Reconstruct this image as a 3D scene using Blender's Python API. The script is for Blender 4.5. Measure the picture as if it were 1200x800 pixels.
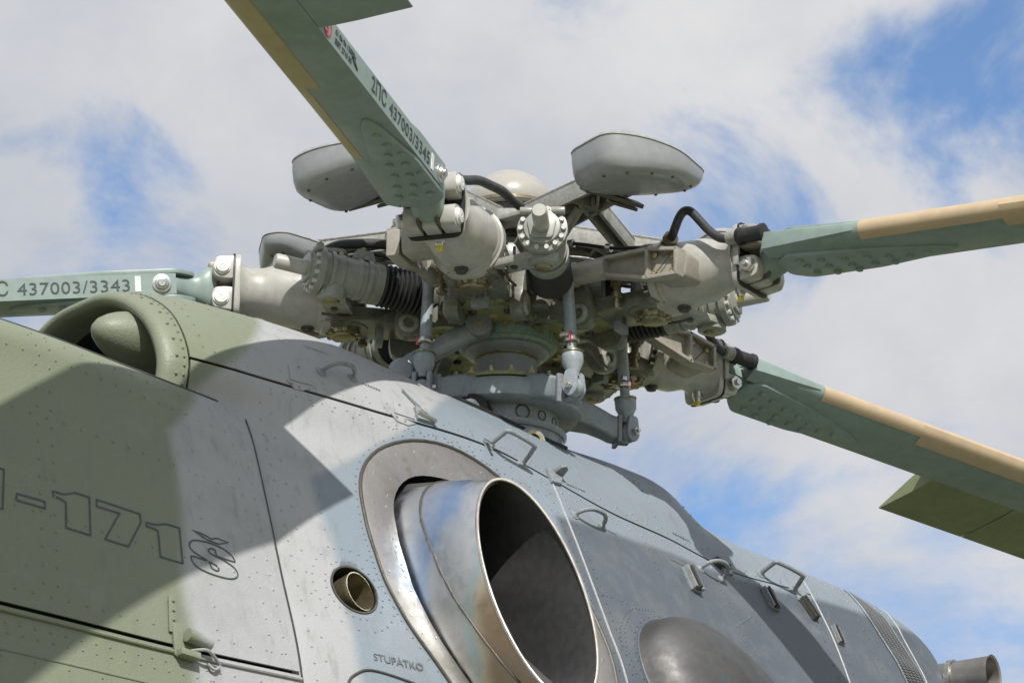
import bpy, bmesh, math, random
from mathutils import Vector, Matrix, noise
from mathutils.bvhtree import BVHTree
R = math.radians
random.seed(4)
for o in list(bpy.data.objects):
    bpy.data.objects.remove(o)
scene = bpy.context.scene
COL = scene.collection

# ------------------------------------------------------------------ camera
# world: +X towards the tail, -Y port side, Z up, origin at the middle of the rotor head
CAM_E, CAM_ROLL, CAM_D, CAM_F = .3669, .02, 13.037, 4333.9
CX, CY, PHI = 596.14, 318.01, R(50)
ce, se, cr, sr = math.cos(CAM_E), math.sin(CAM_E), math.cos(CAM_ROLL), math.sin(CAM_ROLL)
def hv(r, a, z): return Vector((r*math.sin(PHI)+a*math.cos(PHI), -(r*math.cos(PHI)-a*math.sin(PHI)), z))
CAM_POS = hv(0, -CAM_D*ce, -CAM_D*se)
cam_r0, cam_u0, cam_f = hv(1, 0, 0), hv(0, -se, ce), hv(0, ce, se)
cam_r = cam_r0*cr + cam_u0*sr
cam_u = cam_u0*cr - cam_r0*sr
cd = bpy.data.cameras.new('camera')
cam = bpy.data.objects.new('camera', cd)
COL.objects.link(cam)
cam.matrix_world = Matrix(((cam_r.x, cam_u.x, -cam_f.x, CAM_POS.x), (cam_r.y, cam_u.y, -cam_f.y, CAM_POS.y),
                           (cam_r.z, cam_u.z, -cam_f.z, CAM_POS.z), (0, 0, 0, 1)))
cd.sensor_width = 36
cd.lens = CAM_F*36/1200
cd.shift_x = (600-CX)/1200
cd.shift_y = -(400-CY)/1200
cd.clip_start, cd.clip_end = .5, 5000
scene.camera = cam
def pix_ray(px, py):
    u, v = px-CX, py-CY
    return CAM_POS.copy(), (cam_f*CAM_F + cam_r*u - cam_u*v).normalized()

# ------------------------------------------------------------------ light
SUN_EL, SUN_AZ = R(44.9), R(238.6)      # azimuth of the direction TOWARDS the sun, counter-clockwise from +X
to_sun = Vector((math.cos(SUN_EL)*math.cos(SUN_AZ), math.cos(SUN_EL)*math.sin(SUN_AZ), math.sin(SUN_EL)))
sd = bpy.data.lights.new('sun', 'SUN')
sd.energy, sd.angle, sd.color = 5.0, R(.53), (1, .955, .89)
sun = bpy.data.objects.new('sun', sd)
COL.objects.link(sun)
sun.location = to_sun*40
sun.rotation_euler = (-to_sun).to_track_quat('-Z', 'Y').to_euler()
world = bpy.data.worlds.new('World')
scene.world = world
world.use_nodes = True
nt = world.node_tree
nt.nodes.clear()
def N(t, **k):
    n = nt.nodes.new(t)
    for a, b in k.items(): setattr(n, a, b)
    return n
def LK(a, b): nt.links.new(a, b)
sky = N('ShaderNodeTexSky', sky_type='NISHITA', sun_disc=False, sun_elevation=SUN_EL, sun_rotation=R(90)-SUN_AZ, air_density=1.0, dust_density=.6, ozone_density=1.3)
geo = N('ShaderNodeNewGeometry')
neg = N('ShaderNodeVectorMath', operation='SCALE'); neg.inputs['Scale'].default_value = -1
LK(geo.outputs['Incoming'], neg.inputs[0])
mp = N('ShaderNodeMapping')
mp.inputs['Location'].default_value = (18.296, 12.514, 7.05)
mp.inputs['Scale'].default_value = (1, 1, 1.35)
LK(neg.outputs[0], mp.inputs['Vector'])
n1 = N('ShaderNodeTexNoise'); n1.inputs['Scale'].default_value = 9; n1.inputs['Detail'].default_value = 9; n1.inputs['Roughness'].default_value = .58; n1.inputs['Distortion'].default_value = .45
n2 = N('ShaderNodeTexNoise'); n2.inputs['Scale'].default_value = 6; n2.inputs['Detail'].default_value = 8; n2.inputs['Roughness'].default_value = .6
LK(mp.outputs[0], n1.inputs['Vector']); LK(mp.outputs[0], n2.inputs['Vector'])
cov = N('ShaderNodeMapRange', interpolation_type='SMOOTHSTEP')
cov.inputs['From Min'].default_value = .31; cov.inputs['From Max'].default_value = .495; cov.inputs['To Min'].default_value = .04
LK(n1.outputs['Fac'], cov.inputs['Value'])
tone = N('ShaderNodeMapRange')
tone.inputs['From Min'].default_value = .3; tone.inputs['From Max'].default_value = .7
LK(n2.outputs['Fac'], tone.inputs['Value'])
cc = N('ShaderNodeMixRGB'); cc.inputs[1].default_value = (4.3, 4.6, 5.2, 1); cc.inputs[2].default_value = (7.0, 6.95, 6.95, 1)
LK(tone.outputs[0], cc.inputs['Fac'])
mx = N('ShaderNodeMixRGB')
tint = N('ShaderNodeMixRGB', blend_type='MULTIPLY'); tint.inputs['Fac'].default_value = 1; tint.inputs[2].default_value = (.92, 1.16, 1.38, 1)
LK(sky.outputs[0], tint.inputs[1])
LK(cov.outputs[0], mx.inputs['Fac']); LK(tint.outputs[0], mx.inputs[1]); LK(cc.outputs[0], mx.inputs[2])
bg = N('ShaderNodeBackground'); bg.inputs['Strength'].default_value = .112
LK(mx.outputs[0], bg.inputs['Color'])
LK(bg.outputs[0], N('ShaderNodeOutputWorld').inputs['Surface'])
scene.view_settings.view_transform = 'Standard'
scene.view_settings.look = 'None'
scene.view_settings.exposure = 0
scene.view_settings.gamma = 1
scene.render.engine = 'CYCLES'

# ------------------------------------------------------------------ materials
MAT = {}
def new_mat(name):
    m = bpy.data.materials.new(name); m.use_nodes = True
    MAT[name] = m
    t = m.node_tree
    return m, t, t.nodes['Principled BSDF']
def mixc(t, fac, a, b, blend='MIX'):
    n = t.nodes.new('ShaderNodeMixRGB'); n.blend_type = blend
    for i, x in ((0, fac), (1, a), (2, b)):
        if isinstance(x, (int, float)): n.inputs[i].default_value = x
        elif isinstance(x, tuple): n.inputs[i].default_value = (*x, 1)
        else: t.links.new(x, n.inputs[i])
    return n.outputs[0]
def nz(t, scale, detail=4, rough=.55, vec=None, stretch=None):
    n = t.nodes.new('ShaderNodeTexNoise')
    n.inputs['Scale'].default_value = scale; n.inputs['Detail'].default_value = detail; n.inputs['Roughness'].default_value = rough
    if vec is None:
        tc = t.nodes.new('ShaderNodeTexCoord'); vec = tc.outputs['Object']
    if stretch:
        m = t.nodes.new('ShaderNodeMapping'); m.inputs['Scale'].default_value = stretch
        t.links.new(vec, m.inputs[0]); vec = m.outputs[0]
    t.links.new(vec, n.inputs['Vector'])
    return n.outputs['Fac']
def ramp(t, v, a, b, o0=0., o1=1.):
    n = t.nodes.new('ShaderNodeMapRange'); n.interpolation_type = 'SMOOTHSTEP'
    n.inputs['From Min'].default_value = a; n.inputs['From Max'].default_value = b
    n.inputs['To Min'].default_value = o0; n.inputs['To Max'].default_value = o1
    t.links.new(v, n.inputs['Value'])
    return n.outputs[0]
def bump(t, b, h, s, d=.002):
    n = t.nodes.new('ShaderNodeBump'); n.inputs['Strength'].default_value = s; n.inputs['Distance'].default_value = d
    t.links.new(h, n.inputs['Height']); t.links.new(n.outputs[0], b.inputs['Normal'])
def worn(name, col, rough=.45, metal=0., dirt=(.10, .09, .06), amount=.5, scale=14, spec=.5, fine=.15):
    """painted or bare metal with blotchy grime, fine grain and uneven gloss"""
    m, t, b = new_mat(name)
    n1 = nz(t, scale, 6, .62)
    c = mixc(t, ramp(t, n1, .50, .72, 0, amount), col, dirt)
    n2 = nz(t, scale*6, 3)
    lo = tuple(x*(1-fine) for x in col)
    c2 = mixc(t, ramp(t, n2, .35, .65), lo, tuple(min(1, x*(1+fine*.6)) for x in col))
    c = mixc(t, ramp(t, n1, .50, .72, 0, amount), c2, dirt)
    t.links.new(c, b.inputs['Base Color'])
    b.inputs['Metallic'].default_value = metal
    t.links.new(ramp(t, n1, .3, .75, rough-.07, min(1, rough+.18)), b.inputs['Roughness'])
    b.inputs['Specular IOR Level'].default_value = spec
    bump(t, b, n2, .05)
    return m
worn('sleeve_paint', (.41, .405, .375), .27, amount=.4, dirt=(.2, .18, .12), scale=6, fine=.07)
worn('hub_paint', (.17, .176, .145), .30, amount=.75, dirt=(.05, .047, .03), scale=11)
worn('damper_grey', (.27, .28, .25), .30, amount=.4, dirt=(.11, .11, .09), scale=9, fine=.06)
worn('horn_bronze', (.32, .305, .265), .33, amount=.55, dirt=(.17, .14, .085), scale=10, fine=.08)
worn('primer_green', (.27, .275, .13), .5, amount=.75, dirt=(.07, .065, .035), scale=18)
worn('frame_grey', (.315, .32, .29), .42, amount=.55, dirt=(.13, .12, .09))
worn('link_blue', (.29, .325, .36), .33, amount=.35, dirt=(.10, .11, .115), fine=.08)
worn('collar_teal', (.22, .31, .29), .4, amount=.5)
worn('blade_teal', (.225, .295, .275), .40, amount=.3, dirt=(.15, .205, .175), scale=4, fine=.07)
worn('pocket_olive', (.20, .235, .125), .45, amount=.3, dirt=(.15, .17, .09), scale=4, fine=.07)
worn('strip_tan', (.47, .365, .24), .5, amount=.25, dirt=(.39, .30, .19), scale=3, fine=.05)
worn('strip_olive', (.42, .345, .19), .5, amount=.3, dirt=(.33, .27, .14), scale=3, fine=.06)
worn('pod_grey', (.285, .30, .31), .26, amount=.15, dirt=(.2, .2, .19), scale=5, fine=.05)
worn('pod_top', (.30, .31, .32), .2, amount=.1, dirt=(.3, .3, .3), scale=6)
worn('dome_paint', (.36, .345, .31), .24, fine=.03, amount=.08, dirt=(.3, .27, .22), scale=8)
worn('steel', (.62, .61, .58), .28, metal=1, amount=.4, dirt=(.25, .22, .18), scale=30)
worn('dark_steel', (.11, .105, .09), .45, metal=.6, amount=.5, dirt=(.03, .03, .025), scale=30)
worn('cadmium', (.46, .39, .22), .42, metal=.75, amount=.5, dirt=(.2, .15, .06), scale=30)
worn('rubber', (.018, .018, .02), .5, amount=.35, dirt=(.06, .055, .05), scale=20)
worn('hose_rubber', (.035, .035, .04), .42, amount=.3, dirt=(.09, .085, .08), scale=20)
worn('white_paint', (.74, .74, .72), .4, amount=.25, dirt=(.45, .43, .4))
worn('bolt_grey', (.52, .52, .50), .35, amount=.3, dirt=(.2, .2, .18), scale=30)
worn('washer_white', (.72, .71, .69), .35, amount=.15, dirt=(.5, .48, .42))
worn('red_paint', (.55, .02, .04), .45, amount=.1)
worn('yellow_cap', (.75, .58, .04), .4, amount=.15)
worn('ink_black', (.035, .05, .05), .5, amount=.45, dirt=(.12, .15, .145), scale=30)
worn('ink_blue', (.06, .075, .11), .5, amount=.6, dirt=(.13, .15, .14), scale=22)
worn('ink_grey', (.14, .155, .17), .5, amount=.3, dirt=(.3, .32, .34), scale=40)
worn('soot', (.055, .055, .058), .7, amount=.5, dirt=(.032, .032, .033), scale=5)
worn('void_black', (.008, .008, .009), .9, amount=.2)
worn('sealant', (.40, .41, .41), .5, amount=.5, dirt=(.25, .24, .22), scale=25)
worn('tarnished_brass', (.30, .265, .17), .35, metal=.8, amount=.5, dirt=(.12, .1, .05), scale=20)
worn('grille_wire', (.17, .18, .19), .5, amount=.5, dirt=(.08, .08, .08), scale=40)
worn('hem_dark', (.05, .055, .05), .5, amount=.3)
worn('fitting_grey', (.235, .255, .275), .42, amount=.5, dirt=(.10, .10, .095), scale=22)

def hull_material():
    m, t, b = new_mat('hull_paint')
    tc = t.nodes.new('ShaderNodeTexCoord'); obj = tc.outputs['Object']
    wob = nz(t, 1.7, 2, .5, obj)
    sep = t.nodes.new('ShaderNodeSeparateXYZ'); t.links.new(obj, sep.inputs[0])
    def lin(ax, az, ay, amp, c0):
        # signed field: ax*x + az*z + ay*y + amp*noise + c0
        s = None
        for k, o in ((ax, 'X'), (az, 'Z'), (ay, 'Y')):
            n = t.nodes.new('ShaderNodeMath'); n.operation = 'MULTIPLY_ADD'
            t.links.new(sep.outputs[o], n.inputs[0]); n.inputs[1].default_value = k
            if s is None: n.inputs[2].default_value = c0 - amp*.5
            else: t.links.new(s, n.inputs[2])
            s = n.outputs[0]
        n = t.nodes.new('ShaderNodeMath'); n.operation = 'MULTIPLY_ADD'
        t.links.new(wob, n.inputs[0]); n.inputs[1].default_value = amp; t.links.new(s, n.inputs[2])
        return n.outputs[0]
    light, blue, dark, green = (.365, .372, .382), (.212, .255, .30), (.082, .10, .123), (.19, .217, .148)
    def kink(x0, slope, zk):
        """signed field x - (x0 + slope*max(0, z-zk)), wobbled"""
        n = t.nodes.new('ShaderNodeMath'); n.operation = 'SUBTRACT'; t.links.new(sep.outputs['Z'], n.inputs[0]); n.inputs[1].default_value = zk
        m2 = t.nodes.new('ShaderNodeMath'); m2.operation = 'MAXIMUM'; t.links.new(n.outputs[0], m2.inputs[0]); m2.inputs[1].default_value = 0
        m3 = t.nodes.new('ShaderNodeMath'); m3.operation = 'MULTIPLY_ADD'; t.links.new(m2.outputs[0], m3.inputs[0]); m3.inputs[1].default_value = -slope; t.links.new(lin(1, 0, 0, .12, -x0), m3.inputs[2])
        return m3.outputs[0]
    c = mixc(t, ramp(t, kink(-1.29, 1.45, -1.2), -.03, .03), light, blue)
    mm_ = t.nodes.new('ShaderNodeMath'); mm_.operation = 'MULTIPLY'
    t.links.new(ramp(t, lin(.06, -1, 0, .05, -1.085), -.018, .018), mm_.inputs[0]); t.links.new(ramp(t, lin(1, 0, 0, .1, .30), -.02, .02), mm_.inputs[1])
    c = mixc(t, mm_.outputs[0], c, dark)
    c = mixc(t, ramp(t, kink(-1.905, 1.05, -1.2), -.035, .035), green, c)
    # grime: soft blotches, downward streaks, chips
    blot = nz(t, 5, 7, .66, obj)
    c = mixc(t, ramp(t, blot, .42, .75, 0, .34), c, (.20, .205, .195))
    scuff = nz(t, 2.2, 8, .7, obj, (1, 1, 1.6))
    c = mixc(t, ramp(t, scuff, .56, .68, 0, .09), c, (.42, .42, .41))
    streak = nz(t, 9, 5, .6, obj, (3.0, 3.0, .45))
    c = mixc(t, ramp(t, streak, .52, .74, 0, .34), c, (.16, .16, .15))
    fine = nz(t, 120, 3, .6, obj)
    c = mixc(t, ramp(t, fine, .66, .72, 0, .12), c, (.5, .5, .48))
    spots = nz(t, 34, 2, .4, obj)
    c = mixc(t, ramp(t, spots, .78, .80, 0, .5), c, (.16, .14, .10))
    t.links.new(c, b.inputs['Base Color'])
    t.links.new(ramp(t, blot, .3, .75, .38, .58), b.inputs['Roughness'])
    b.inputs['Specular IOR Level'].default_value = .45
    h = mixc(t, .12, nz(t, 2.6, 2, .5, obj), fine)
    bump(t, b, h, .42, .03)
hull_material()

HEAT0, HEAT1 = .0, .46
def heat_steel():
    m, t, b = new_mat('heat_steel')
    tc = t.nodes.new('ShaderNodeTexCoord')
    sep = t.nodes.new('ShaderNodeSeparateXYZ'); t.links.new(tc.outputs['Object'], sep.inputs[0])
    w = nz(t, 3.2, 3, .6, tc.outputs['Object'])
    mm = t.nodes.new('ShaderNodeMath'); mm.operation = 'MULTIPLY_ADD'
    t.links.new(w, mm.inputs[0]); mm.inputs[1].default_value = .17; t.links.new(sep.outputs['Z'], mm.inputs[2])
    cr_ = t.nodes.new('ShaderNodeValToRGB')
    t.links.new(ramp(t, mm.outputs[0], HEAT0, HEAT1), cr_.inputs[0])
    el = cr_.color_ramp.elements
    el[0].position, el[0].color = 0, (.50, .52, .56, 1)
    el[1].position, el[1].color = 1, (.38, .28, .19, 1)
    for p, c in ((.14, (.44, .53, .66, 1)), (.34, (.34, .46, .68, 1)), (.48, (.56, .59, .63, 1)), (.78, (.62, .62, .62, 1)), (.86, (.50, .60, .60, 1)), (.92, (.62, .55, .42, 1)), (.97, (.44, .33, .22, 1))):
        e = el.new(p); e.color = c
    n = nz(t, 22, 5, .65, tc.outputs['Object'])
    c = mixc(t, ramp(t, n, .50, .76, 0, .4), cr_.outputs[0], (.33, .30, .27))
    t.links.new(c, b.inputs['Base Color'])
    b.inputs['Metallic'].default_value = 1
    t.links.new(ramp(t, n, .3, .75, .34, .52), b.inputs['Roughness'])
    bump(t, b, nz(t, 4, 3, .5, tc.outputs['Object']), .12, .01)
heat_steel()
def plate_steel(name, col, rough, sc):
    m, t, b = new_mat(name)
    n = nz(t, sc, 6, .68)
    c = mixc(t, ramp(t, n, .3, .7), tuple(x*.62 for x in col), col)
    c = mixc(t, ramp(t, nz(t, sc*2.3, 4, .6), .52, .75, 0, .6 if name == 'plate_steel' else .15), c, (.30, .245, .18))
    t.links.new(c, b.inputs['Base Color']); b.inputs['Metallic'].default_value = 1
    t.links.new(ramp(t, n, .3, .7, rough+.12, rough-.06), b.inputs['Roughness'])
    bump(t, b, nz(t, sc*.8, 4, .6), .3, .01)
plate_steel('plate_steel', (.50, .48, .45), .46, 9)
plate_steel('blister_steel', (.21, .21, .21), .56, 7)
def grass_ground():
    m, t, b = new_mat('ground')
    n = nz(t, .35, 8, .7)
    c = mixc(t, ramp(t, n, .35, .65), (.115, .135, .05), (.19, .18, .10))
    t.links.new(c, b.inputs['Base Color']); b.inputs['Roughness'].default_value = .95
grass_ground()

# ------------------------------------------------------------------ mesh helpers
class MB:
    """collects shapes; build() links them as ONE mesh object"""
    def __init__(s): s.v, s.f = [], []
    def add(s, vs, fs):
        o = len(s.v); s.v += [Vector(v) for v in vs]; s.f += [[i+o for i in f] for f in fs]; return s
    def xf(s, M):
        s.v = [M @ v for v in s.v]; return s
    def join(s, o, M=None):
        return s.add([M @ v for v in o.v] if M else o.v, o.f)
    def box(s, c, size, M=None, taper=None):
        x, y, z = (k/2 for k in size); c = Vector(c)
        vs = [Vector((a*x, b_*y, d*z)) for a in (-1, 1) for b_ in (-1, 1) for d in (-1, 1)]
        if M: vs = [M.to_3x3() @ v for v in vs]
        return s.add([v+c for v in vs], [(0, 1, 3, 2), (4, 6, 7, 5), (0, 4, 5, 1), (2, 3, 7, 6), (0, 2, 6, 4), (1, 5, 7, 3)])
    def lathe(s, o, d, prof, n=24, cap=True, a0=0, a1=None):
        """revolve prof [(t, r)] about the line o + t*d"""
        o, d = Vector(o), Vector(d).normalized()
        e1 = d.orthogonal().normalized() if abs(d.z) < .9 else Vector((1, 0, 0))
        e1 = (e1 - d*e1.dot(d)).normalized(); e2 = d.cross(e1)
        vs, fs = [], []
        for t, r in prof:
            for k in range(n):
                a = 2*math.pi*k/n + a0
                vs.append(o + d*t + (e1*math.cos(a)+e2*math.sin(a))*r)
        for i in range(len(prof)-1):
            for k in range(n):
                k2 = (k+1) % n
                fs.append((i*n+k, i*n+k2, (i+1)*n+k2, (i+1)*n+k))
        if cap:
            if prof[0][1] > 1e-5: fs.append(tuple(range(n-1, -1, -1)))
            if prof[-1][1] > 1e-5: fs.append(tuple(range((len(prof)-1)*n, len(prof)*n)))
        return s.add(vs, fs)
    def cyl(s, a, b, r, n=16, r2=None):
        a, b = Vector(a), Vector(b)
        return s.lathe(a, b-a, [(0, r), ((b-a).length, r if r2 is None else r2)], n)
    def hexa(s, a, b, r): return s.cyl(a, b, r, 6)
    def ring(s, c, d, r, w, h, n=24):
        """flat ring: mean radius r, radial width w, height h along d"""
        return s.lathe(Vector(c)-Vector(d).normalized()*h/2, d, [(0, r-w/2), (0, r+w/2), (h, r+w/2), (h, r-w/2), (0, r-w/2)], n, False)
    def tube(s, path, r, n=10, closed=False):
        P = [Vector(p) for p in path]; m = len(P)
        rr = r if isinstance(r, (list, tuple)) else [r]*m
        vs, fs = [], []
        prev = None
        for i, p in enumerate(P):
            tn = (P[(i+1) % m]-P[i-1]) if closed else (P[min(i+1, m-1)]-P[max(i-1, 0)])
            tn = tn.normalized() if tn.length > 1e-9 else Vector((0, 0, 1))
            if prev is None: e = tn.orthogonal().normalized()
            else:
                e = prev - tn*prev.dot(tn)
                e = e.normalized() if e.length > 1e-6 else tn.orthogonal().normalized()
            prev = e; g = tn.cross(e)
            for k in range(n):
                a = 2*math.pi*k/n
                vs.append(p + (e*math.cos(a)+g*math.sin(a))*rr[i])
        for i in range(m if closed else m-1):
            j = (i+1) % m
            for k in range(n):
                k2 = (k+1) % n
                fs.append((i*n+k, i*n+k2, j*n+k2, j*n+k))
        if not closed: fs += [tuple(range(n-1, -1, -1)), tuple(range((m-1)*n, m*n))]
        return s.add(vs, fs)
    def prism(s, pts, origin, ex, ey, th):
        """extrude a 2-D outline by +-th/2 along ex x ey"""
        origin, ex, ey = Vector(origin), Vector(ex), Vector(ey)
        nrm = ex.cross(ey).normalized(); n = len(pts)
        vs = [origin+ex*x+ey*y+nrm*(q*th/2) for q in (-1, 1) for x, y in pts]
        fs = [tuple(range(n-1, -1, -1)), tuple(range(n, 2*n))] + [(i, (i+1) % n, n+(i+1) % n, n+i) for i in range(n)]
        return s.add(vs, fs)
    def loft(s, secs, cap=True, closed=True):
        n = len(secs[0]); vs = [p for q in secs for p in q]; fs = []
        for i in range(len(secs)-1):
            for k in range(n if closed else n-1):
                k2 = (k+1) % n
                fs.append((i*n+k, i*n+k2, (i+1)*n+k2, (i+1)*n+k))
        if cap and closed: fs += [tuple(range(n-1, -1, -1)), tuple(range((len(secs)-1)*n, len(secs)*n))]
        return s.add(vs, fs)
    def sphere(s, c, r, n=12, m=8, sc=(1, 1, 1)):
        vs, fs = [], []
        c = Vector(c)
        for i in range(1, m):
            t = math.pi*i/m
            for k in range(n):
                a = 2*math.pi*k/n
                vs.append(c+Vector((r*sc[0]*math.sin(t)*math.cos(a), r*sc[1]*math.sin(t)*math.sin(a), r*sc[2]*math.cos(t))))
        for i in range(m-2):
            for k in range(n): fs.append((i*n+k, (i+1)*n+k, (i+1)*n+(k+1) % n, i*n+(k+1) % n))
        vs += [c+Vector((0, 0, r*sc[2])), c-Vector((0, 0, r*sc[2]))]; a, b = len(vs)-2, len(vs)-1
        for k in range(n): fs += [(a, k, (k+1) % n), (b, (m-2)*n+(k+1) % n, (m-2)*n+k)]
        return s.add(vs, fs)
    def mesh(s, name, sharp=35, bev=0, merge=True, recalc=True):
        me = bpy.data.meshes.new(name)
        bm = bmesh.new()
        vv = [bm.verts.new(v) for v in s.v]
        for f in s.f:
            try: bm.faces.new([vv[i] for i in f])
            except ValueError: pass
        if merge: bmesh.ops.remove_doubles(bm, verts=bm.verts, dist=1e-5)
        if recalc: bmesh.ops.recalc_face_normals(bm, faces=bm.faces)
        if bev:
            ed = [e for e in bm.edges if len(e.link_faces) == 2 and e.calc_face_angle(0) > R(40)]
            if ed:
                try: bmesh.ops.bevel(bm, geom=ed, offset=bev, segments=2, profile=.6, affect='EDGES', clamp_overlap=True)
                except Exception: pass
        for f in bm.faces: f.smooth = True
        for e in bm.edges:
            e.smooth = not (len(e.link_faces) == 2 and e.calc_face_angle(0) > R(sharp))
        bm.to_mesh(me); bm.free()
        return me

WM, CACHE = {}, {}
def link(name, data, parent=None, M=None, label=None, kind=None):
    o = bpy.data.objects.new(name, data)
    COL.objects.link(o)
    M = M.copy() if M is not None else Matrix()
    WM[o.name] = M
    if parent is not None:
        o.parent = parent
        o.matrix_parent_inverse = WM[parent.name].inverted()
    o.matrix_basis = M
    if label: o['label'] = label
    if kind: o['kind'] = kind
    return o
def part(name, mb, mat, parent, M=None, key=None, bev=0, sharp=35, label=None, kind=None):
    """mb: an MB or a function that makes one; with a key alike pieces share one mesh"""
    if key is not None and key in CACHE: me = CACHE[key]
    else:
        if callable(mb): mb = mb()
        me = mb.mesh(name, sharp, bev)
        me.materials.append(MAT[mat])
        if key is not None: CACHE[key] = me
    return link(name, me, parent, M, label, kind)
def T(x, y, z): return Matrix.Translation((x, y, z))
def RZ(a): return Matrix.Rotation(a, 4, 'Z')
def RX(a): return Matrix.Rotation(a, 4, 'X')
def RY(a): return Matrix.Rotation(a, 4, 'Y')
def catmull(P, sub):
    """smooth a polyline of Vectors"""
    out = []; n = len(P)
    for i in range(n-1):
        p0, p1, p2, p3 = P[max(i-1, 0)], P[i], P[i+1], P[min(i+2, n-1)]
        for k in range(sub):
            t = k/sub
            out.append(.5*((2*p1)+(p2-p0)*t+(2*p0-5*p1+4*p2-p3)*t*t+(3*p1-p0-3*p2+p3)*t*t*t))
    out.append(P[-1].copy())
    return out
def vec(L): return [Vector(p) for p in L]
def text_mesh(s, size, mat, extr=.0012, spacing=1.0):
    cu = bpy.data.curves.new('lettering', 'FONT')
    cu.body, cu.size, cu.extrude, cu.resolution_u, cu.space_character = s, size, extr, 3, spacing
    cu.align_x = 'LEFT'
    o = bpy.data.objects.new('lettering', cu); COL.objects.link(o)
    bpy.context.view_layer.update()
    me = bpy.data.meshes.new_from_object(o.evaluated_get(bpy.context.evaluated_depsgraph_get()))
    bpy.data.objects.remove(o); bpy.data.curves.remove(cu)
    me.materials.clear(); me.materials.append(MAT[mat])
    return me

# ------------------------------------------------------------------ ground
gb = MB(); gb.add([(-400, -400, 0), (400, -400, 0), (400, 400, 0), (-400, 400, 0)], [(0, 1, 2, 3)])
GZ = CAM_POS.z - 1.25
ground = part('ground', gb, 'ground', None, T(0, 0, GZ), kind='structure')

# ------------------------------------------------------------------ the helicopter
heli = link('helicopter', None, None, T(-.6, 0, GZ))
heli['label'] = 'camouflaged green and grey helicopter with a bare five-bladed rotor head and steel exhaust'
heli['category'] = 'helicopter'
heli.empty_display_size = .3

# hull sections: x -> [(distance from the centre plane, height), ...] from the roof ridge down the side
HS = {
 -1.74: [(0, -.56), (.15, -.57), (.3, -.63), (.43, -.73), (.512, -.875), (.505, -1.03), (.56, -1.22), (.69, -1.57), (.80, -1.9), (.88, -2.35), (.90, -2.9)],
 -1.53: [(0, -.517), (.15, -.532), (.3, -.60), (.43, -.715), (.52, -.875), (.52, -1.02), (.59, -1.22), (.725, -1.57), (.845, -1.9), (.93, -2.35), (.94, -2.9)],
 -1.47: [(0, -.515), (.15, -.53), (.3, -.60), (.43, -.715), (.52, -.876), (.535, -1.02), (.612, -1.22), (.747, -1.57), (.869, -1.9), (.952, -2.35), (.962, -2.9)],
 -1.0: [(0, -.512), (.15, -.528), (.3, -.605), (.43, -.72), (.52, -.88), (.56, -1.03), (.645, -1.23), (.775, -1.55), (.885, -1.85), (.985, -2.25), (1.0, -2.9)],
 -.5: [(0, -.565), (.15, -.585), (.3, -.665), (.43, -.77), (.523, -.892), (.585, -1.05), (.67, -1.23), (.805, -1.52), (.905, -1.76), (1.015, -2.15), (1.05, -2.9)],
 -.25: [(0, -.595), (.15, -.615), (.3, -.695), (.43, -.81), (.53, -.945), (.60, -1.07), (.68, -1.22), (.82, -1.5), (.917, -1.708), (1.03, -2.1), (1.06, -2.9)],
 .05: [(0, -.635), (.15, -.655), (.29, -.735), (.40, -.84), (.49, -.985), (.555, -1.10), (.64, -1.24), (.78, -1.5), (.875, -1.71), (.99, -2.1), (1.03, -2.9)],
 .4: [(0, -.645), (.14, -.664), (.25, -.745), (.34, -.85), (.41, -.99), (.48, -1.10), (.56, -1.24), (.69, -1.5), (.78, -1.72), (.89, -2.1), (.95, -2.9)],
 .62: [(0, -.66), (.12, -.685), (.21, -.77), (.29, -.87), (.345, -.995), (.42, -1.10), (.5, -1.24), (.63, -1.5), (.72, -1.72), (.83, -2.1), (.9, -2.9)],
 .8: [(0, -.75), (.10, -.77), (.185, -.83), (.255, -.905), (.30, -1.0), (.38, -1.10), (.455, -1.23), (.58, -1.5), (.67, -1.72), (.78, -2.1), (.86, -2.9)],
 1.2: [(0, -.83), (.09, -.843), (.171, -.868), (.235, -.928), (.285, -1.0), (.345, -1.10), (.40, -1.2), (.471, -1.36), (.56, -1.6), (.67, -2.0), (.78, -2.9)],
 1.75: [(0, -.885), (.06, -.893), (.12, -.922), (.175, -.985), (.214, -1.05), (.27, -1.14), (.316, -1.22), (.37, -1.35), (.45, -1.6), (.55, -2.0), (.68, -2.9)],
 2.0: [(0, -.965), (.05, -.975), (.095, -1.005), (.13, -1.055), (.16, -1.11), (.205, -1.19), (.25, -1.27), (.31, -1.4), (.38, -1.62), (.48, -2.0), (.62, -2.9)],
 2.12: [(0, -1.07), (.03, -1.075), (.06, -1.095), (.085, -1.13), (.105, -1.17), (.14, -1.24), (.18, -1.32), (.235, -1.45), (.3, -1.65), (.4, -2.0), (.55, -2.9)],
}
NS = {
 -3.6: [(.26, -1.08), (.33, -.93), (.41, -.86), (.49, -.855), (.57, -.925), (.63, -1.07), (.75, -1.45), (.86, -1.87), (.94, -2.35), (.95, -2.9)],
 -2.4: [(.27, -1.08), (.345, -.945), (.42, -.89), (.49, -.887), (.565, -.955), (.625, -1.1), (.76, -1.5), (.88, -1.89), (.955, -2.35), (.965, -2.9)],
 -1.95: [(.28, -1.1), (.355, -.985), (.425, -.935), (.49, -.935), (.56, -1.01), (.62, -1.15), (.753, -1.53), (.875, -1.9), (.953, -2.35), (.963, -2.9)],
 -1.495: [(.30, -1.12), (.375, -1.03), (.44, -.99), (.50, -.995), (.556, -1.075), (.615, -1.21), (.75, -1.565), (.872, -1.9), (.953, -2.35), (.963, -2.9)],
}
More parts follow.
